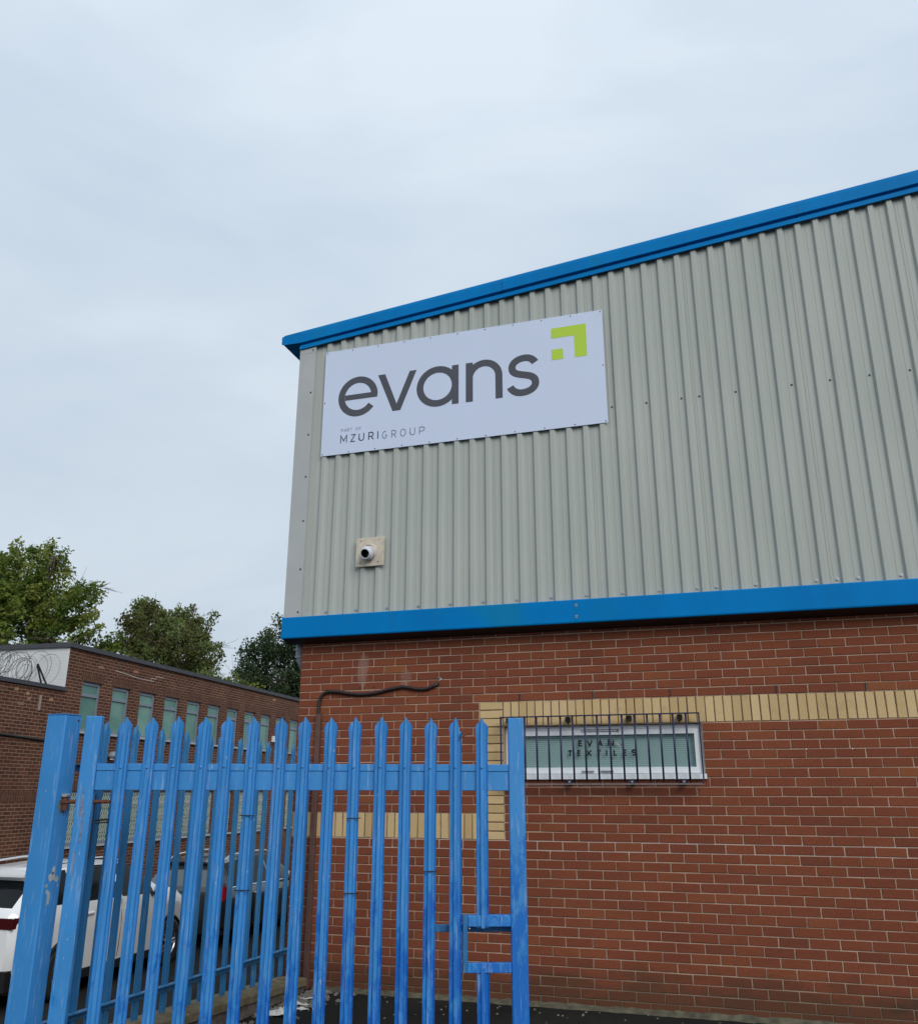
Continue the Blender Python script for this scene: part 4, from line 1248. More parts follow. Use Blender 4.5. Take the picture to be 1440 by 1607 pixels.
for i in range(330):
    x_, y_ = 0.32 + abs(rr.normal(0, 0.13)), -0.06 - abs(rr.normal(0, 0.45))
    s_ = rr.uniform(0.006, 0.022)
    c_ = [(x_ + dx * s_ * rr.uniform(.6, 1.2), y_ + dy * s_ * rr.uniform(.6, 1.2), dz * s_ * rr.uniform(.5, 1.1)) for dx, dy, dz in ((-1, -1, 0), (1, -1, 0), (1, 1, 0), (-1, 1, 0), (-.5, -.6, 1), (.6, -.5, 1), (.5, .6, 1), (-.6, .5, 1))]
    m.add(c_, [(4, 5, 6, 7), (0, 1, 5, 4), (1, 2, 6, 5), (2, 3, 7, 6), (3, 0, 4, 7)])
for i in range(90):
    x_, y_ = rr.uniform(.5, 5.5), -abs(rr.normal(0, 0.35)) - 0.05
    s_ = rr.uniform(0.004, 0.010)
    c_ = [(x_ + dx * s_ * rr.uniform(.6, 1.2), y_ + dy * s_ * rr.uniform(.6, 1.2), dz * s_ * rr.uniform(.5, 1.1)) for dx, dy, dz in ((-1, -1, 0), (1, -1, 0), (1, 1, 0), (-1, 1, 0), (-.5, -.6, 1), (.6, -.5, 1), (.5, .6, 1), (-.6, .5, 1))]
    m.add(c_, [(4, 5, 6, 7), (0, 1, 5, 4), (1, 2, 6, 5), (2, 3, 7, 6), (3, 0, 4, 7)])
o = m.obj('gravel', plain('loose_grit', (0.17, 0.155, 0.13), 0.9, var=0.6, scale=70)); o['kind'] = 'stuff'; o['label'] = 'loose stones and grit along the foot of the wall'; o['category'] = 'gravel'

# ================================================================== LEFT BUILDING
OB = thing('brick_office', 'old brown brick two-storey block with a row of tall green-paned windows', 'building', (-10.894, 8.733, 0.0), R(93.8))
S0, S1 = 0.40, 17.2
RZ = 5.07
PIT_ = 1.2155
wins = []
for i in range(13):
    a = 1.03 + i * PIT_
    wins.append((a, a + 0.755, 3.06, 4.245))
gwins = [(a, b, 0.47, 1.70) for (a, b, _, _) in wins]
def wall_with_holes(s0, s1, z0, z1, holes, yf, yb):
    xs_ = sorted({s0, s1} | {h[0] for h in holes} | {h[1] for h in holes})
    zs_ = sorted({z0, z1} | {h[2] for h in holes} | {h[3] for h in holes})
    m = M()
    for a, b in zip(xs_[:-1], xs_[1:]):
        for c, d in zip(zs_[:-1], zs_[1:]):
            xm, zm = (a + b) / 2, (c + d) / 2
            if any(h[0] < xm < h[1] and h[2] < zm < h[3] for h in holes): continue
            m.add([(a, yf, c), (b, yf, c), (b, yf, d), (a, yf, d)], [(0, 1, 2, 3)])
    for h in holes:
        a, b, c, d = h
        m.add([(a, yf, c), (b, yf, c), (b, yf, d), (a, yf, d), (a, yb, c), (b, yb, c), (b, yb, d), (a, yb, d)],
              [(0, 4, 5, 1), (1, 5, 6, 2), (2, 6, 7, 3), (3, 7, 4, 0)])
    return m
m = wall_with_holes(S0, S1, PARKZ, RZ - 0.10, wins + gwins, 0.0, 0.14)
m.obj('facade_wall', MAT['fbrick'], OB)
m = M(); m.add([(S0 + 0.001, 0.0, PARKZ), (S0 + 0.001, 4.0, PARKZ), (S0 + 0.001, 4.0, RZ - 0.1), (S0 + 0.001, 0.0, RZ - 0.1)], [(0, 3, 2, 1)])
m.obj('white_end_wall', MAT['fbrick_end'], OB)
m = M(); m.add([(S1, 0.0, PARKZ), (S1, 4.0, PARKZ), (S1, 4.0, RZ - 0.1), (S1, 0.0, RZ - 0.1)], [(0, 1, 2, 3)]); m.add([(S0, 4, PARKZ), (S1, 4.0, PARKZ), (S1, 4.0, RZ - 0.1), (S0, 4, RZ - 0.1)], [(0, 3, 2, 1)])
m.obj('back_wall', MAT['fbrick'], OB)
m = M(); m.box(S0 - 0.06, S1 + 0.05, -0.06, 4.05, RZ - 0.105, RZ); m.obj('roof_fascia', MAT['fascia'], OB)
for (a, b, c, d) in wins + gwins:
    gf = d < 2.5
    w_ = bpy.data.objects.new('window', None); COL.objects.link(w_); w_.parent = OB
    w_.location = (a, 0.05, c)
    W_, H_ = b - a, d - c
    m = M(); frame_rect(m, 0.002, W_ - 0.002, 0.002, H_ - 0.002, 0.075, 0.075, 0.06, 0.075, 0.0, 0.05)
    zt_ = H_ * (0.70 if not gf else 0.72)
    m.box(0.077, W_ - 0.077, -0.008, 0.045, zt_, zt_ + 0.075); m.obj('frame', MAT['fframe'], w_)
    for (c0, c1) in ((0.05, zt_), (zt_ + 0.055, H_ - 0.055)):
        m = M(); m.add([(0.055, 0.028, c0), (W_ - 0.055, 0.028, c0), (W_ - 0.055, 0.028, c1), (0.055, 0.028, c1)], [(0, 1, 2, 3)]); m.obj('pane', MAT['fpane'], w_)
    m = M(); m.box(-0.03, W_ + 0.03, -0.11, -0.002, -0.05, 0.0); m.obj('sill', MAT['fsill'], w_)
    m = M(); m.box(-0.07, W_ + 0.07, -0.0535, -0.0485, H_ + 0.001, H_ + 0.215); m.obj('lintel', MAT['fsold'], w_)
    if gf:
        m = M()
        for s_ in (-1, 1):
            for q in range(9):
                t0 = -0.3 + q * 0.14
                pts = []
                for zz in np.linspace(0.06, H_ - 0.06, 25):
                    ph = (zz / 0.16 + q * 0.0) % 2
                    tri = ph if ph < 1 else 2 - ph
                    xq = 0.06 + (q + 0.5) * (W_ - 0.12) / 9 + s_ * (tri - 0.5) * 0.075
                    pts.append((xq, -0.012 - 0.004 * s_, zz))
                m.tube(pts, 0.006, 4, False)
        m.obj('lattice_grille', MAT['lattice'], w_)
m = M(); m.lathe([(0.0001, 0.13), (0.08, 0.11), (0.13, 0.05), (0.15, -0.02), (0.0001, -0.02)], 'z', 14, (2.42, -0.12, 2.52)); wl = m.obj('wall_lamp', MAT['fframe'], OB, True)
m = M(); m.box(2.33, 2.41, -0.16, -0.09, 2.44, 2.498); m.box(2.44, 2.50, -0.16, -0.09, 2.44, 2.498); m.obj('lamp_glass', MAT['lampwhite'], wl)
m = M(); m.box(11.70, 11.86, -0.09, -0.002, 3.36, 3.56); m.obj('alarm_box', MAT['lampwhite'], OB)
# single pale and repointed bricks
for s_, z_, mt in ((3.05, 4.70, (0.40, 0.17, 0.11)), (11.6, 4.78, (0.42, 0.24, 0.17)), (1.55, 4.62, (0.30, 0.17, 0.10))):
    m = M(); m.box(s_, s_ + 0.21, -0.003, 0.0, z_, z_ + 0.063); m.obj('replaced_brick', plain('new_brick', mt, 0.9), OB)
for (pts) in ([(2.25, 4.635), (3.35, 4.585), (4.05, 4.56)], [(3.9, 4.56), (3.9, 4.635), (4.12, 4.635), (4.12, 4.71), (4.5, 4.71)]):
    m = M(); m.stroke([(p[0], round(p[1] / 0.075) * 0.075) for p in pts], 0.016, -0.0035); m.obj('repointed_joint', plain('fresh_mortar', (0.55, 0.47, 0.42), 0.9), OB)

# lower block in front, flush with the facade
LBk = thing('brick_annex', 'low brown brick block with a dark flat roof edge beside the white end wall', 'building', (-10.894, 8.733, 0.0), R(93.8))
AZ = 4.02
m = M(); m.box(-16, S0 - 0.0015, -0.002, 9.0, PARKZ, AZ - 0.09); m.obj('wall', MAT['fbrick'], LBk)
m = M(); m.box(-16.05, S0 - 0.003, -0.05, 9.0, AZ - 0.088, AZ); m.obj('roof_edge', MAT['fascia'], LBk)
m = M(); m.tube([(-16, -0.02, 2.98), (-8, -0.02, 2.93), (-3, -0.02, 2.86), (-1.4, -0.02, 2.835), (-0.2, -0.02, 2.79), (0.3, -0.02, 2.78)], 0.028, 8); m.obj('wall_cable', MAT['black'], LBk)
m = M(); m.box(-16, 0.39, -0.006, -0.0025, 1.47, 1.69); m.obj('soldier_course', MAT['fsold'], LBk)
for s_, z_, w_, hh, mt in ((-1.22, 3.78, 0.10, 0.065, (0.38, 0.21, 0.13)), (-0.86, 3.72, 0.10, 0.065, (0.40, 0.22, 0.14)), (-0.78, 3.62, 0.09, 0.065, (0.36, 0.19, 0.12)), (-1.08, 3.49, 0.21, 0.065, (0.24, 0.15, 0.10)), (-0.08, 3.66, 0.12, 0.065, (0.42, 0.22, 0.13))):
    m = M(); m.box(s_, s_ + w_, -0.006, -0.0025, z_, z_ + hh); m.obj('patched_brick', plain('patched_brick', mt, 0.9, var=0.2, scale=20), LBk)
m = M(); m.box(-0.42, -0.37, -0.03, -0.0025, 3.42, 3.76); m.obj('wall_bracket', plain('pale_bracket', (0.33, 0.29, 0.24), 0.8), LBk)

# razor wire coil on the annex roof
RW = thing('razor_wire', 'tangled dark razor wire coil on the annex roof in front of the white wall', 'wire', (-10.894, 8.733, AZ), R(93.8))
rr = np.random.default_rng(9)
for c in range(3):
    pts = []
    n_ = 620
    for i in range(n_):
        t_ = i / (n_ - 1)
        s_ = 0.30 - t_ * 3.4
        a = t_ * 2 * math.pi * 15 + c * 1.7
        rad = 0.33 + 0.11 * math.sin(t_ * 23 + c * 2) + 0.05 * math.sin(t_ * 71 + c * 4)
        yc = 0.45 + 0.22 * c + 0.15 * math.sin(t_ * 9 + c)
        pts.append((s_ + 0.05 * math.sin(a * 1.0), yc + rad * math.cos(a), 0.34 + 0.06 * math.sin(t_ * 17 + c) + rad * math.sin(a)))
    m = M(); m.tube(pts, 0.0042, 4, False)
    for i in range(0, n_, 9):     # barbs
        p = pts[i]
        d_ = rr.normal(0, 1, 3); d_ /= np.linalg.norm(d_)
        m.tube([tuple(np.array(p) - d_ * 0.03), tuple(np.array(p) + d_ * 0.03)], 0.004, 3, False)
    m.obj('coil', MAT['wire'], RW)
m = M(); m.tube([(-0.30, 0.10, 0.0), (-0.50, 0.12, 0.42)], 0.022, 5); m.tube([(-0.12, 0.10, 0.0), (-0.48, 0.12, 0.43)], 0.022, 5); m.obj('bracket', MAT['black'], RW)

# ================================================================== TREES
def make_tree(label, base, height, crown, n_cl, n_leaf, leaf, mat, seed, group, bare=0, lumps=None, bronze=0.0, csp=0.55):
    """crown: (cx,cy,cz,rx,ry,rz) offsets from base for the main lump, plus extra lumps"""
    rr = np.random.default_rng(seed)
    T = thing('tree', label, 'tree', base, 0.0, group)
    blobs = [crown] + (lumps or [])
    vol = np.array([b[3] * b[4] * b[5] for b in blobs]); vol = vol ** 0.75; vol /= vol.sum()
    cl = []
    for _ in range(n_cl):
        b = blobs[rr.choice(len(blobs), p=vol)]
        d = rr.normal(0, 1, 3); d /= np.linalg.norm(d)
        r_ = rr.uniform(0.25, 1.0) ** 0.45
        if rr.random() < 0.06: r_ *= rr.uniform(1.0, 1.12)
        p = np.array([b[0] + d[0] * r_ * b[3], b[1] + d[1] * r_ * b[4], b[2] + d[2] * r_ * b[5]])
        cl.append((p, r_))
    # trunk and limbs
    m = M()
    top = np.array([crown[0], crown[1], crown[2] + crown[5] * 0.35])
    tp = [np.array([0, 0, 0.]), np.array([0.1, 0.05, crown[2] * 0.35]), np.array([crown[0] * 0.6, crown[1] * 0.6, crown[2] * 0.75]), top]
    m.tube([tuple(p) for p in tp], [0.28, 0.22, 0.16, 0.05], 8)
    limbs = []
    for _ in range(11):
        b = blobs[rr.choice(len(blobs))]
        d = rr.normal(0, 1, 3); d[2] = abs(d[2]) * 0.8; d /= np.linalg.norm(d)
        e = np.array([b[0] + d[0] * b[3] * .8, b[1] + d[1] * b[4] * .8, b[2] + d[2] * b[5] * .8])
        t_ = rr.uniform(0.35, 0.9)
        s_ = tp[1] * (1 - t_) + tp[3] * t_
        if e[2] < s_[2] + 0.8: s_ = tp[1] * 0.95 + tp[3] * 0.05
        mid = (s_ + e) / 2 + rr.normal(0, 0.2, 3)
        m.tube([tuple(s_), tuple(mid), tuple(e)], [0.09, 0.055, 0.018], 5)
        limbs += [s_, mid, e]
    limbs = np.array(limbs + tp)
    for p, r_ in cl:
        if rr.random() < 0.8:
            q = limbs[np.argmin(((limbs - p) ** 2).sum(1))]
            mid = (p + q) / 2 + rr.normal(0, 0.08, 3)
            m.tube([tuple(q), tuple(mid), tuple(p)], [0.02, 0.013, 0.006], 3, False)
    for _ in range(bare):
        b = blobs[rr.choice(len(blobs))]
        d = rr.normal(0, 1, 3); d[2] = abs(d[2]) * .6; d /= np.linalg.norm(d)
        e = np.array([b[0] + d[0] * b[3] * 1.25, b[1] + d[1] * b[4] * 1.2, b[2] + d[2] * b[5] * 1.2])
        s_ = np.array([b[0], b[1], b[2]]) + d * np.array(b[3:6]) * .5
        m.tube([tuple(s_), tuple((s_ + e) / 2 + rr.normal(0, .12, 3)), tuple(e)], [0.022, 0.014, 0.006], 3, False)
        for _k in range(3):
            f_ = s_ + (e - s_) * rr.uniform(.4, .9)
            m.tube([tuple(f_), tuple(f_ + d * .5 + rr.normal(0, .25, 3))], [0.01, 0.004], 3, False)
    # twigs that carry the sprays out to the crown edge
    for p, r_ in cl:
        o_ = p - np.array([crown[0], crown[1], crown[2] - crown[5] * 0.4]); o_ /= np.linalg.norm(o_)
        for _k in range(2):
            d_ = o_ + rr.normal(0, 0.45, 3); d_ /= np.linalg.norm(d_)
            m.tube([tuple(p - o_ * csp * .5), tuple(p + d_ * csp * rr.uniform(.5, .85))], [0.010, 0.004], 3, False)
    m.obj('trunk', MAT['bark'], T)
    # leaves: small rhombs round each cluster
    N = n_cl * n_leaf
    C_ = np.repeat(np.array([c[0] for c in cl]), n_leaf, 0)
    rk = np.repeat(np.array([c[1] for c in cl]), n_leaf)
    sp_ = np.repeat(rr.uniform(csp * 0.6, csp * 1.25, n_cl), n_leaf)
    cen = np.array([crown[0], crown[1], crown[2] - crown[5] * 0.4])
    O_ = C_ - cen; O_ /= np.linalg.norm(O_, axis=1)[:, None]
    Q = rr.normal(0, 1, (N, 3)); Q /= np.linalg.norm(Q, axis=1)[:, None]
    Q *= (rr.random(N) ** 0.5)[:, None]
    al = rr.uniform(-0.9, 0.75, N)
    P = C_ + (Q * np.array([0.62, 0.62, 0.50]) * (1.0 - 0.55 * np.clip(al, 0, 1))[:, None] + O_ * (al * 0.75)[:, None]) * sp_[:, None]
    D = rr.normal(0, 1, (N, 3)); D[:, 2] -= 0.35; D /= np.linalg.norm(D, axis=1)[:, None]
    E_ = np.cross(D, rr.normal(0, 1, (N, 3))); E_ /= np.linalg.norm(E_, axis=1)[:, None]
    Ls = leaf * rr.uniform(0.6, 1.3, N)[:, None]
    V = np.empty((N, 4, 3))
    V[:, 0] = P; V[:, 1] = P + D * Ls * .5 + E_ * Ls * .28; V[:, 2] = P + D * Ls; V[:, 3] = P + D * Ls * .5 - E_ * Ls * .28
    me = bpy.data.meshes.new('crown')
    me.vertices.add(N * 4); me.vertices.foreach_set('co', V.reshape(-1))
    me.loops.add(N * 4); me.loops.foreach_set('vertex_index', np.arange(N * 4, dtype=np.int32))
    me.polygons.add(N); me.polygons.foreach_set('loop_start', np.arange(0, N * 4, 4, dtype=np.int32)); me.polygons.foreach_set('loop_total', np.full(N, 4, dtype=np.int32))
    me.materials.append(mat)
    tn = np.repeat(rr.random(n_cl), n_leaf) * 0.75 + rr.random(N) * 0.25
    at = me.attributes.new('tint', 'FLOAT', 'FACE'); at.data.foreach_set('value', np.clip(tn, 0, 1).astype(np.float32))
    me.update()
    link('crown', me, T)
    return T
GRP = 'trees beyond the brown brick block'
make_tree('large loose yellow-green tree above the white end wall', (-23.0, 19.2, PARKZ), 12.5, (-0.2, 0, 8.2, 2.5, 2.2, 2.8), 430, 140, 0.155, MAT['leafA'], 21, GRP, 7,
          [(0.9, 0, 10.9, 1.2, 1.2, 1.4), (2.8, 0.6, 7.8, 1.5, 1.3, 1.3), (-1.4, 0, 10.6, 1.5, 1.4, 1.6), (0.4, -.8, 6.6, 2.6, 1.6, 1.5), (2.9, .4, 9.6, 0.9, .8, .8), (3.6, .4, 6.8, .9, .9, .8), (3.5, .4, 10.2, .5, .5, .4)])
make_tree('rounded bronze-green tree in the middle of the skyline, right of the large loose tree', (-18.7, 23.0, PARKZ), 11, (0.3, 0, 7.6, 2.3, 2.0, 2.3), 380, 140, 0.14, MAT['leafB'], 33, GRP, 4,
          [(-0.9, -.5, 6.4, 1.4, 1.4, 1.4), (1.3, 0, 8.3, 1.5, 1.3, 1.7), (-0.6, 0, 9.2, 1.3, 1.1, 1.2), (1.2, -.6, 6.2, 1.4, 1.2, 1.2)])
make_tree('dark upright tree against the left corner of the warehouse', (-18.0, 33.0, PARKZ), 13.5, (0, 0, 8.0, 2.3, 2.1, 3.5), 420, 140, 0.16, MAT['leafC'], 45, GRP, 3,
          [(0.7, 0, 10.6, 1.2, 1.2, 2.2), (-1.5, 0, 8.8, 1.2, 1.2, 2.0), (0.4, -.4, 6.4, 3.0, 2.0, 2.1), (2.2, 0.4, 9.3, 2.0, 1.8, 2.7), (-2.6, 0, 7.2, 1.1, 1.1, 1.8), (0.3, 0, 11.6, .7, .7, 1.1)], csp=0.72)
make_tree('small low bush between the bronze tree and the dark upright tree', (-17.6, 27.5, PARKZ), 7, (0, 0, 6.6, 1.3, 1.2, 1.1), 90, 100, 0.11, MAT['leafA'], 57, GRP, 6, [(1.0, 0, 5.7, 1.2, 1.0, .8)])

# ================================================================== CARS
def car(label, loc, rz, L, W, H, P, paint, glass_side, glass_rear, tailmat, estate=False, chrome=False, group=None):
    """lofted car; +x is forward, right-hand side is -y. P: profile tables"""
    T = thing('parked_car', label, 'car', loc, rz, group)
    xs_ = np.unique(np.concatenate([np.linspace(-L / 2, L / 2, 61), np.linspace(-L / 2, -L / 2 + .55, 14),
                                    P['wf'] + 0.40 * np.cos(np.linspace(0, np.pi, 15)), P['wr'] + 0.40 * np.cos(np.linspace(0, np.pi, 15))]))
    ip = lambda k, x: float(np.interp(x, P[k][0], P[k][1]))
    AR = P['ar']
    rings = []
    for x in xs_:
        w = ip('w', x); zs = ip('belt', x); zt = ip('top', x); wt_ = ip('wt', x)
        zb = ip('bot', x)
        for c in (P['wf'], P['wr']):
            dx = abs(x - c)
            if dx < AR: zb = max(zb, P['wz'] + math.sqrt(AR * AR - dx * dx))
        zt = max(zt, zs + 0.02)
        ze = zs + (zt - zs) * 0.90
        zb = min(zb, zs - 0.12)
        mid = zb + (zs - zb) * 0.55
        half = [(w - 0.05, zb), (w - 0.012, zb + 0.03), (w, mid), (w - 0.012, zs - 0.10), (w - 0.045, zs), ((w - 0.045) * .48 + wt_ * .52, zs + (ze - zs) * .55), (wt_, ze), (wt_ * 0.80, zt - 0.008), (0, zt)]
        rings.append([(x, -a, b) for a, b in half] + [(x, a, b) for a, b in half[-2::-1]])
    nR = len(rings[0]); nX = len(xs_)
    body = M(); vs = [p for r_ in rings for p in r_]
    cats = {'body': [], 'side_window': [], 'windscreen': [], 'rear_window': []}
    for i in range(nX - 1):
        xm = (xs_[i] + xs_[i + 1]) / 2
        for k in range(nR - 1):
            q = (i * nR + k, (i + 1) * nR + k, (i + 1) * nR + k + 1, i * nR + k + 1)
            kk = k if k < 8 else nR - 2 - k
            c = 'body'
            if kk in (4, 5) and any(a < xm < b for a, b in P['sidewin']): c = 'side_window'
            if kk in (6, 7) and P['ws'][0] < xm < P['ws'][1]: c = 'windscreen'
            if kk in (6, 7) and P['rw'][0] < xm < P['rw'][1]: c = 'rear_window'
            cats[c].append(q)
    cats['body'] += [tuple(range(nR - 1, -1, -1)), tuple((nX - 1) * nR + k for k in range(nR))]
    for c, fl in cats.items():
        used = sorted({i for q in fl for i in q}); mp_ = {u: j for j, u in enumerate(used)}
        if c == 'side_window':
            for sgn in (-1, 1):
                f2 = [q for q in fl if (vs[q[0]][1] + vs[q[2]][1]) * sgn > 0]
                us = sorted({i for q in f2 for i in q}); m2 = {u: j for j, u in enumerate(us)}
                mm = M(); mm.add([vs[u] for u in us], [tuple(m2[i] for i in q) for q in f2])
                smooth_by_angle(mm.obj('side_window', glass_side, T), 30)
            continue
        mm = M(); mm.add([vs[u] for u in used], [tuple(mp_[i] for i in q) for q in fl])
        smooth_by_angle(mm.obj(c, {'body': paint, 'windscreen': glass_side, 'rear_window': glass_rear}[c], T), 32)
    # dark underside so the arches read
    mm = M(); mm.box(-L / 2 + .12, L / 2 - .12, -W / 2 + .10, W / 2 - .10, 0.20, 0.62); mm.obj('underbody', MAT['black'], T)
    # wheels
    wr = P['wrad']
    for cx in (P['wf'], P['wr']):
        for sg in (-1, 1):
            w_ = bpy.data.objects.new('wheel', None); COL.objects.link(w_); w_.parent = T
            w_.location = (cx, sg * (W / 2 - 0.115), wr)
            if sg > 0: w_.rotation_euler = (0, 0, math.pi)
            mm = M(); mm.lathe([(wr * .62, -0.105), (wr * .70, -0.115), (wr * .93, -0.108), (wr, -0.075), (wr, 0.075), (wr * .9, 0.11), (wr * .6, 0.11)], 'y', 32); smooth_by_angle(mm.obj('tyre', MAT['blackrub'], w_), 40)
            mm = M(); mm.lathe([(wr * .64, -0.102), (wr * .60, -0.108), (wr * .57, -0.09), (wr * .55, 0.05)], 'y', 32)
            for s5 in range(5):
                a = s5 * 2 * math.pi / 5
                for da in (-0.16, 0.16):
                    p0 = (wr * .10 * math.cos(a + da * 2), -0.095, wr * .10 * math.sin(a + da * 2)); p1 = (wr * .60 * math.cos(a + da), -0.092, wr * .60 * math.sin(a + da))
                    mm.tube([p0, p1], [0.022, 0.016], 5)
            mm.lathe([(0.0001, -0.112), (wr * .15, -0.108), (wr * .17, -0.085)], 'y', 16)
            mm.obj('rim', MAT['alloy'], w_)
            mm = M(); mm.lathe([(wr * .56, -0.04), (0.0001, -0.04)], 'y', 24); mm.obj('brake_disc', MAT['black'], w_)
    # black arch lips
    for cx in (P['wf'], P['wr']):
        for sg in (-1, 1):
            pts = [(cx + (AR + 0.006) * math.cos(a), sg * (ip('w', cx) - 0.012), max(P['wz'] + (AR + 0.006) * math.sin(a), 0.22)) for a in np.linspace(0.0, math.pi, 21)]
            mm = M(); mm.tube(pts, 0.022 if P['clad'] else 0.012, 6); mm.obj('arch_lip', MAT['black'] if P['clad'] else paint, T)
    # sill cladding
    if P['clad']:
        for sg in (-1, 1):
            mm = M(); mm.box(P['wr'] + AR, P['wf'] - AR, sg * (W / 2 - .035) - .025, sg * (W / 2 - .035) + .025, 0.20, 0.30); mm.obj('sill_cladding', MAT['black'], T)
    # mirrors, handles, door gaps
    for sg in (-1, 1):
        xm, zm = P['mir']
        mm = M(); mm.lathe([(0.0001, -0.10), (0.055, -0.085), (0.085, -0.03), (0.088, 0.04), (0.06, 0.085), (0.0001, 0.095)], 'y', 14)
        o = mm.obj('mirror', paint, T, True); o.location = (xm, sg * (W / 2 + 0.09), zm); o.scale = (0.62, 1.05, 0.78)
        mm = M(); mm.box(xm - .04, xm + .03, sg * (W / 2 - .02) - .045, sg * (W / 2 - .02) + .045, zm - .10, zm - .04); mm.obj('mirror_foot', MAT['black'], T)
        for xg in P['gaps']:
            pts = []
            for zz in np.linspace(0.36, ip('belt', xg) - 0.02, 7):
                f_ = (zz - ip('bot', xg)) / (ip('belt', xg) - ip('bot', xg))
                yy_ = ip('w', xg) - (0.012 if f_ > .8 else 0.0) - (0.01 if f_ < .15 else 0)
                pts.append((xg + 0.03 * math.sin(f_ * 3), sg * (yy_ - 0.0015), zz))
            mm = M(); mm.tube(pts, 0.0045, 4); mm.obj('door_gap', MAT['black'], T)
        for xh in P['handles']:
            mm = M(); mm.bbox(xh - .10, xh + .10, sg * (ip('w', xh) - .002) - .018, sg * (ip('w', xh) - .002) + .018, ip('belt', xh) - .175, ip('belt', xh) - .145, .006); mm.obj('door_handle', MAT['chrome'] if chrome else paint, T)
        if chrome:
            xs2 = np.linspace(P['sidewin'][0][0] - .05, P['sidewin'][-1][1] + .10, 24)
            mm = M(); mm.tube([(x, sg * (ip('w', x) - 0.040), ip('belt', x) - .004) for x in xs2], 0.014, 6); mm.obj('belt_trim', MAT['chrome'], T)
        if P['rails']:
            xs2 = np.linspace(P['rails'][0], P['rails'][1], 16)
            mm = M(); mm.tube([(x, sg * (ip('wt', x) - 0.02), ip('top', x) + (0.045 if 0 < j < 15 else -0.01)) for j, x in enumerate(xs2)], 0.016, 6); mm.obj('roof_rail', MAT['chrome'], T)
        # tail lamp wrapped round the corner
        tx0, tx1, tz0, tz1, tw = P['tail']
        mm = M()
        xr = -L / 2
        prof = [(xr - .012, W / 2 - .10 - tw), (xr - .016, W / 2 - .14), (xr + .03, ip('w', xr + .05) - .02), (xr + tx1 * .5, ip('w', xr + tx1 * .5) + .006), (xr + tx1, ip('w', xr + tx1) - .004)]
        vv = []
        for j, (a, b) in enumerate(prof):
            sh = 0.0 if j < len(prof) - 1 else (tz1 - tz0) * .35
            vv += [(a, sg * b, tz0 + sh), (a, sg * b, tz1 - sh * .3)]
        mm.add(vv, [(2 * j, 2 * j + 2, 2 * j + 3, 2 * j + 1) for j in range(len(prof) - 1)])
        # give the lens thickness
        nv = len(vv); mm.add([(a + .05, b * .93, c) for a, b, c in vv], [(2 * j, 2 * j + 1, 2 * j + 3, 2 * j + 2) for j in range(len(prof) - 1)])
        k2 = len(prof)
        mm.f += [(2 * j + 1, 2 * j + 3, nv + 2 * j + 3, nv + 2 * j + 1) for j in range(k2 - 1)] + [(2 * j + 2, 2 * j, nv + 2 * j, nv + 2 * j + 2) for j in range(k2 - 1)] + [(0, 1, nv + 1, nv), (2 * k2 - 1, 2 * k2 - 2, nv + 2 * k2 - 2, nv + 2 * k2 - 1)]
        mm.obj('tail_lamp', tailmat, T)
        mm = M(); mm.box(L / 2 - .22, L / 2 - .02, sg * (W / 2 - .30) - .13, sg * (W / 2 - .30) + .13, .68, .80); mm.obj('headlamp', MAT['glass'], T)
    # rear spoiler and bumper insert
    sx, sz = P['spoil']
    mm = M(); wv = P['spw']
    mm.add([(sx, -wv, sz), (sx, wv, sz), (sx - .20, wv * .94, sz - .045), (sx - .20, -wv * .94, sz - .045), (sx, -wv, sz - .04), (sx, wv, sz - .04), (sx - .20, wv * .94, sz - .075), (sx - .20, -wv * .94, sz - .075)],
           [(0, 1, 2, 3), (7, 6, 5, 4), (3, 2, 6, 7), (0, 3, 7, 4), (1, 5, 6, 2), (0, 4, 5, 1)]); sp_o = mm.obj('spoiler', paint, T)
    mm = M(); mm.box(sx - .212, sx - .202, -.16, .16, sz - .068, sz - .048); mm.obj('brake_light', MAT['taildark'], sp_o)
    mm = M(); mm.box(-L / 2 - .035, -L / 2 + .10, -W / 2 + .14, W / 2 - .14, .26, .50); mm.obj('bumper_insert', MAT['black'], T)
    mm = M(); mm.box(-L / 2 - .030, -L / 2 - .012, -.26, .26, .58, .69); mm.obj('number_plate_recess', MAT['black'], T)
    mm = M(); mm.tube([(sx - .05, 0, sz), (sx - .09, 0, sz + .06), (sx - .14, 0, sz + .065), (sx - .14, 0, sz + .0)], 0.012, 6); mm.obj('aerial_fin', MAT['black'], T)
    return T

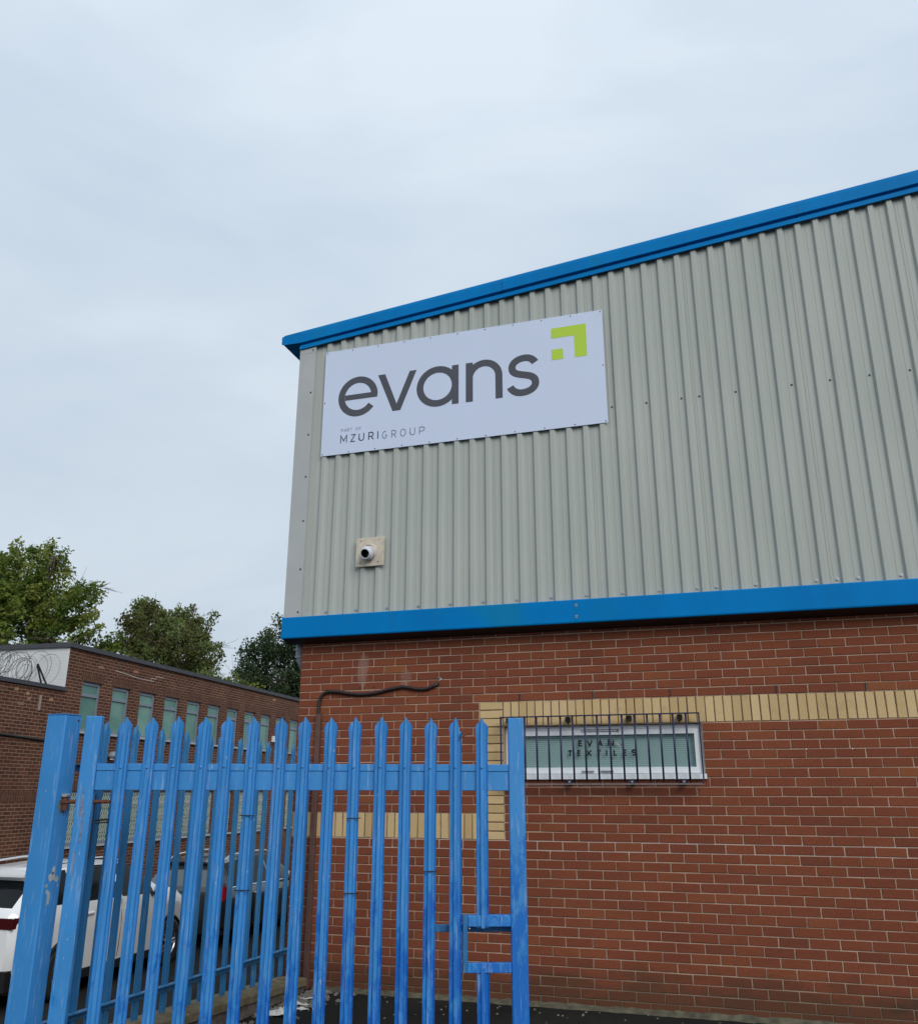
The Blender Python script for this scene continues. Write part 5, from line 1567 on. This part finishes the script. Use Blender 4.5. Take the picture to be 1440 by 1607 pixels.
LA, WA = 4.35, 1.84
PA = dict(
 w=([-2.175, -2.10, -1.9, -1.3, 0, 1.2, 1.8, 2.05, 2.175], [0.70, 0.80, 0.875, 0.915, 0.92, 0.915, 0.86, 0.76, 0.60]),
 belt=([-2.175, -2.0, -1.4, 0, 1.0, 1.6, 2.0, 2.175], [1.08, 1.20, 1.20, 1.165, 1.12, 1.07, 0.95, 0.78]),
 top=([-2.175, -2.12, -1.72, -1.3, -0.5, 0.2, 0.45, 1.15, 1.7, 2.05, 2.175], [1.10, 1.22, 1.56, 1.66, 1.69, 1.67, 1.60, 1.21, 1.13, 1.00, 0.82]),
 wt=([-2.175, -2.0, -1.72, -1.2, 0.2, 0.5, 1.1, 1.25, 1.7, 2.175], [0.66, 0.64, 0.60, 0.62, 0.63, 0.64, 0.74, 0.80, 0.74, 0.5]),
 bot=([-2.175, -1.7, 1.7, 2.175], [0.46, 0.30, 0.28, 0.36]),
 wf=1.36, wr=-1.27, wz=0.34, ar=0.395, wrad=0.345, clad=True, sidewin=[(-1.60, -1.12), (-1.04, -0.10), (-0.02, 0.86)], ws=(0.26, 1.10), rw=(-2.10, -1.76),
 mir=(0.80, 1.20), gaps=[-1.05, -0.06, 0.98], handles=[-0.82, 0.16], rails=(-1.45, 0.15), tail=(0, 0.30, 0.985, 1.115, 0.30), spoil=(-1.66, 1.655), spw=0.60)
car('white compact SUV with dark windows parked behind the blue gate post', (-5.90, 4.22, PARKZ), R(93.5), LA, WA, 1.66, PA, MAT['carwhite'], MAT['carglass'], MAT['carglass'], MAT['taildark'], group='cars parked along the brick block')
LB_, WB_ = 4.55, 1.82
PB = dict(
 w=([-2.275, -2.18, -1.95, -1.3, 0, 1.3, 1.9, 2.15, 2.275], [0.72, 0.82, 0.875, 0.905, 0.91, 0.90, 0.85, 0.75, 0.58]),
 belt=([-2.275, -2.1, -1.4, 0, 1.0, 1.7, 2.1, 2.275], [0.93, 0.985, 0.985, 0.955, 0.93, 0.87, 0.76, 0.64]),
 top=([-2.275, -2.20, -1.72, -1.2, -0.4, 0.3, 0.5, 1.25, 1.8, 2.15, 2.275], [0.95, 1.02, 1.43, 1.48, 1.495, 1.47, 1.41, 0.98, 0.90, 0.80, 0.68]),
 wt=([-2.275, -2.1, -1.72, -1.2, 0.3, 0.6, 1.2, 1.35, 1.8, 2.275], [0.68, 0.66, 0.60, 0.60, 0.61, 0.63, 0.74, 0.80, 0.74, 0.5]),
 bot=([-2.275, -1.8, 1.8, 2.275], [0.36, 0.24, 0.22, 0.28]),
 wf=1.40, wr=-1.30, wz=0.315, ar=0.365, wrad=0.318, clad=False, sidewin=[(-1.75, -1.14), (-1.07, -0.12), (-0.04, 0.90)], ws=(0.34, 1.22), rw=(-2.18, -1.74),
 mir=(0.86, 1.00), gaps=[-1.10, -0.08, 1.02], handles=[-0.86, 0.14], rails=(-1.6, 0.25), tail=(0, 0.34, 0.77, 1.03, 0.22), spoil=(-1.68, 1.465), spw=0.58)
car('dark estate car with chrome window line and bright red tail lamp beyond the white SUV', (-6.12, 9.30, PARKZ), R(94.5), LB_, WB_, 1.49, PB, MAT['cardark'], MAT['carglass'], MAT['carglassgrey'], MAT['tail'], True, True, group='cars parked along the brick block')
